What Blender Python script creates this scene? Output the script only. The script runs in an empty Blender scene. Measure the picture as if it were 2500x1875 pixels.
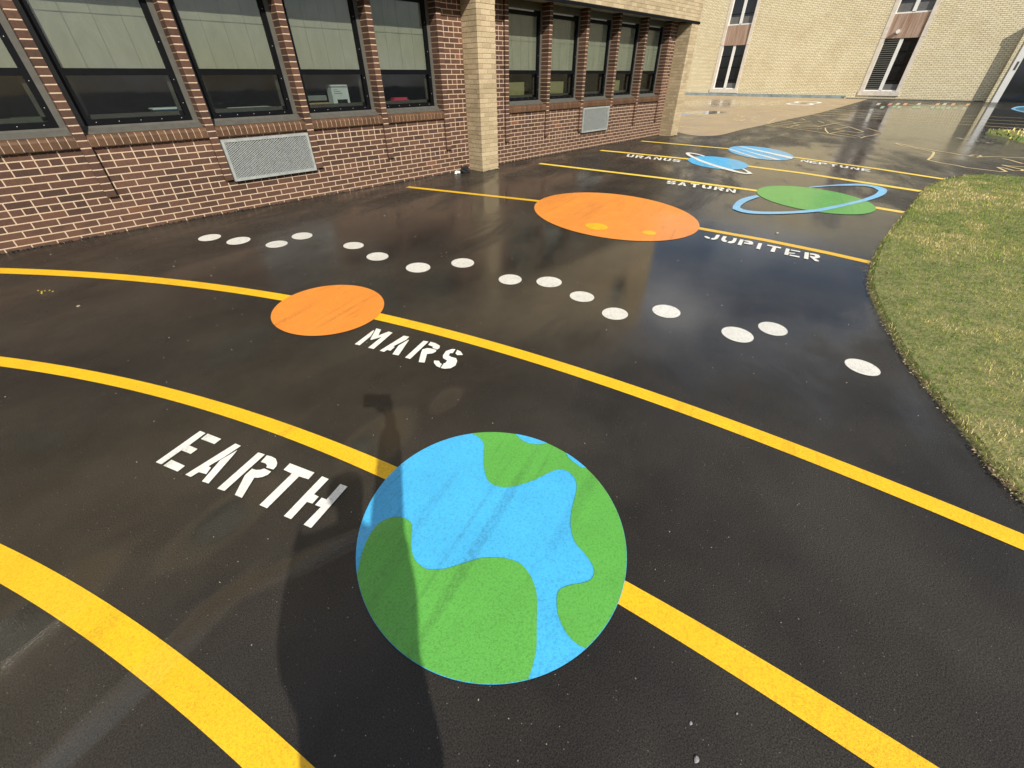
import bpy, bmesh, math, random, json
import numpy as np
from mathutils import Vector, Matrix
random.seed(7); rng = np.random.default_rng(7)
R = math.radians
sc = bpy.context.scene
col = sc.collection
# ---------------------------------------------------------------- camera
CAM_H = 1.443
cd = bpy.data.cameras.new('camera'); cam = bpy.data.objects.new('camera', cd); col.objects.link(cam)
cd.sensor_width = 36; cd.lens = 1005.125/2500*36; cd.clip_start = 0.02; cd.clip_end = 2000
_a, _p, _r = R(43.9636), R(36.8606), R(-0.325)
_fh = Vector((math.cos(_a), math.sin(_a), 0)); _rt = Vector((math.sin(_a), -math.cos(_a), 0)); _z = Vector((0, 0, 1))
_fw = _fh*math.cos(_p) - _z*math.sin(_p); _up = _fh*math.sin(_p) + _z*math.cos(_p)
_R = _rt*math.cos(_r) + _up*math.sin(_r); _U = -_rt*math.sin(_r) + _up*math.cos(_r)
m = Matrix((_R, _U, -_fw)).transposed().to_4x4(); m.translation = (0, 0, CAM_H)
cam.matrix_world = m; sc.camera = cam
# ---------------------------------------------------------------- sky and sun
SUN = Vector((.325, .735, -.593)).normalized()
w = bpy.data.worlds.new('World'); sc.world = w; w.use_nodes = True
nt = w.node_tree; nt.nodes.clear()
def N(nt, t, **k):
    n = nt.nodes.new(t)
    for a, b in k.items(): setattr(n, a, b)
    return n
L = lambda nt, a, b: nt.links.new(a, b)
sky = N(nt, 'ShaderNodeTexSky', sky_type='NISHITA', sun_disc=False)
sky.sun_elevation = math.asin(-SUN.z); sky.sun_rotation = math.atan2(-SUN.x, -SUN.y)
sky.air_density = 1.0; sky.dust_density = 0.8; sky.ozone_density = 1.2
tc = N(nt, 'ShaderNodeTexCoord'); mp = N(nt, 'ShaderNodeMapping'); mp.inputs['Scale'].default_value = (1, 1, 2.2)
L(nt, tc.outputs['Generated'], mp.inputs['Vector'])
no = N(nt, 'ShaderNodeTexNoise'); no.inputs['Scale'].default_value = 2.3; no.inputs['Detail'].default_value = 7; no.inputs['Roughness'].default_value = .58
L(nt, mp.outputs[0], no.inputs['Vector'])
cr = N(nt, 'ShaderNodeValToRGB'); cr.color_ramp.elements[0].position = .46; cr.color_ramp.elements[1].position = .62
L(nt, no.outputs['Fac'], cr.inputs['Fac'])
mx = N(nt, 'ShaderNodeMixRGB'); mx.inputs['Color2'].default_value = (11, 11.3, 11.8, 1)
L(nt, cr.outputs['Color'], mx.inputs['Fac']); L(nt, sky.outputs[0], mx.inputs['Color1'])
bg = N(nt, 'ShaderNodeBackground'); bg.inputs['Strength'].default_value = .075
ow = N(nt, 'ShaderNodeOutputWorld'); L(nt, mx.outputs[0], bg.inputs['Color']); L(nt, bg.outputs[0], ow.inputs['Surface'])
sl = bpy.data.lights.new('sun', 'SUN'); sl.energy = 4.9; sl.angle = R(.53); sl.color = (1, .93, .80)
so = bpy.data.objects.new('sun', sl); col.objects.link(so); so.rotation_euler = SUN.to_track_quat('-Z', 'Y').to_euler()
vs = sc.view_settings; vs.view_transform = 'Standard'; vs.look = 'None'; vs.gamma = 1; vs.exposure = 0.24
sc.cycles.max_bounces = 6; sc.cycles.transparent_max_bounces = 10; sc.cycles.caustics_reflective = False; sc.cycles.caustics_refractive = False

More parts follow.
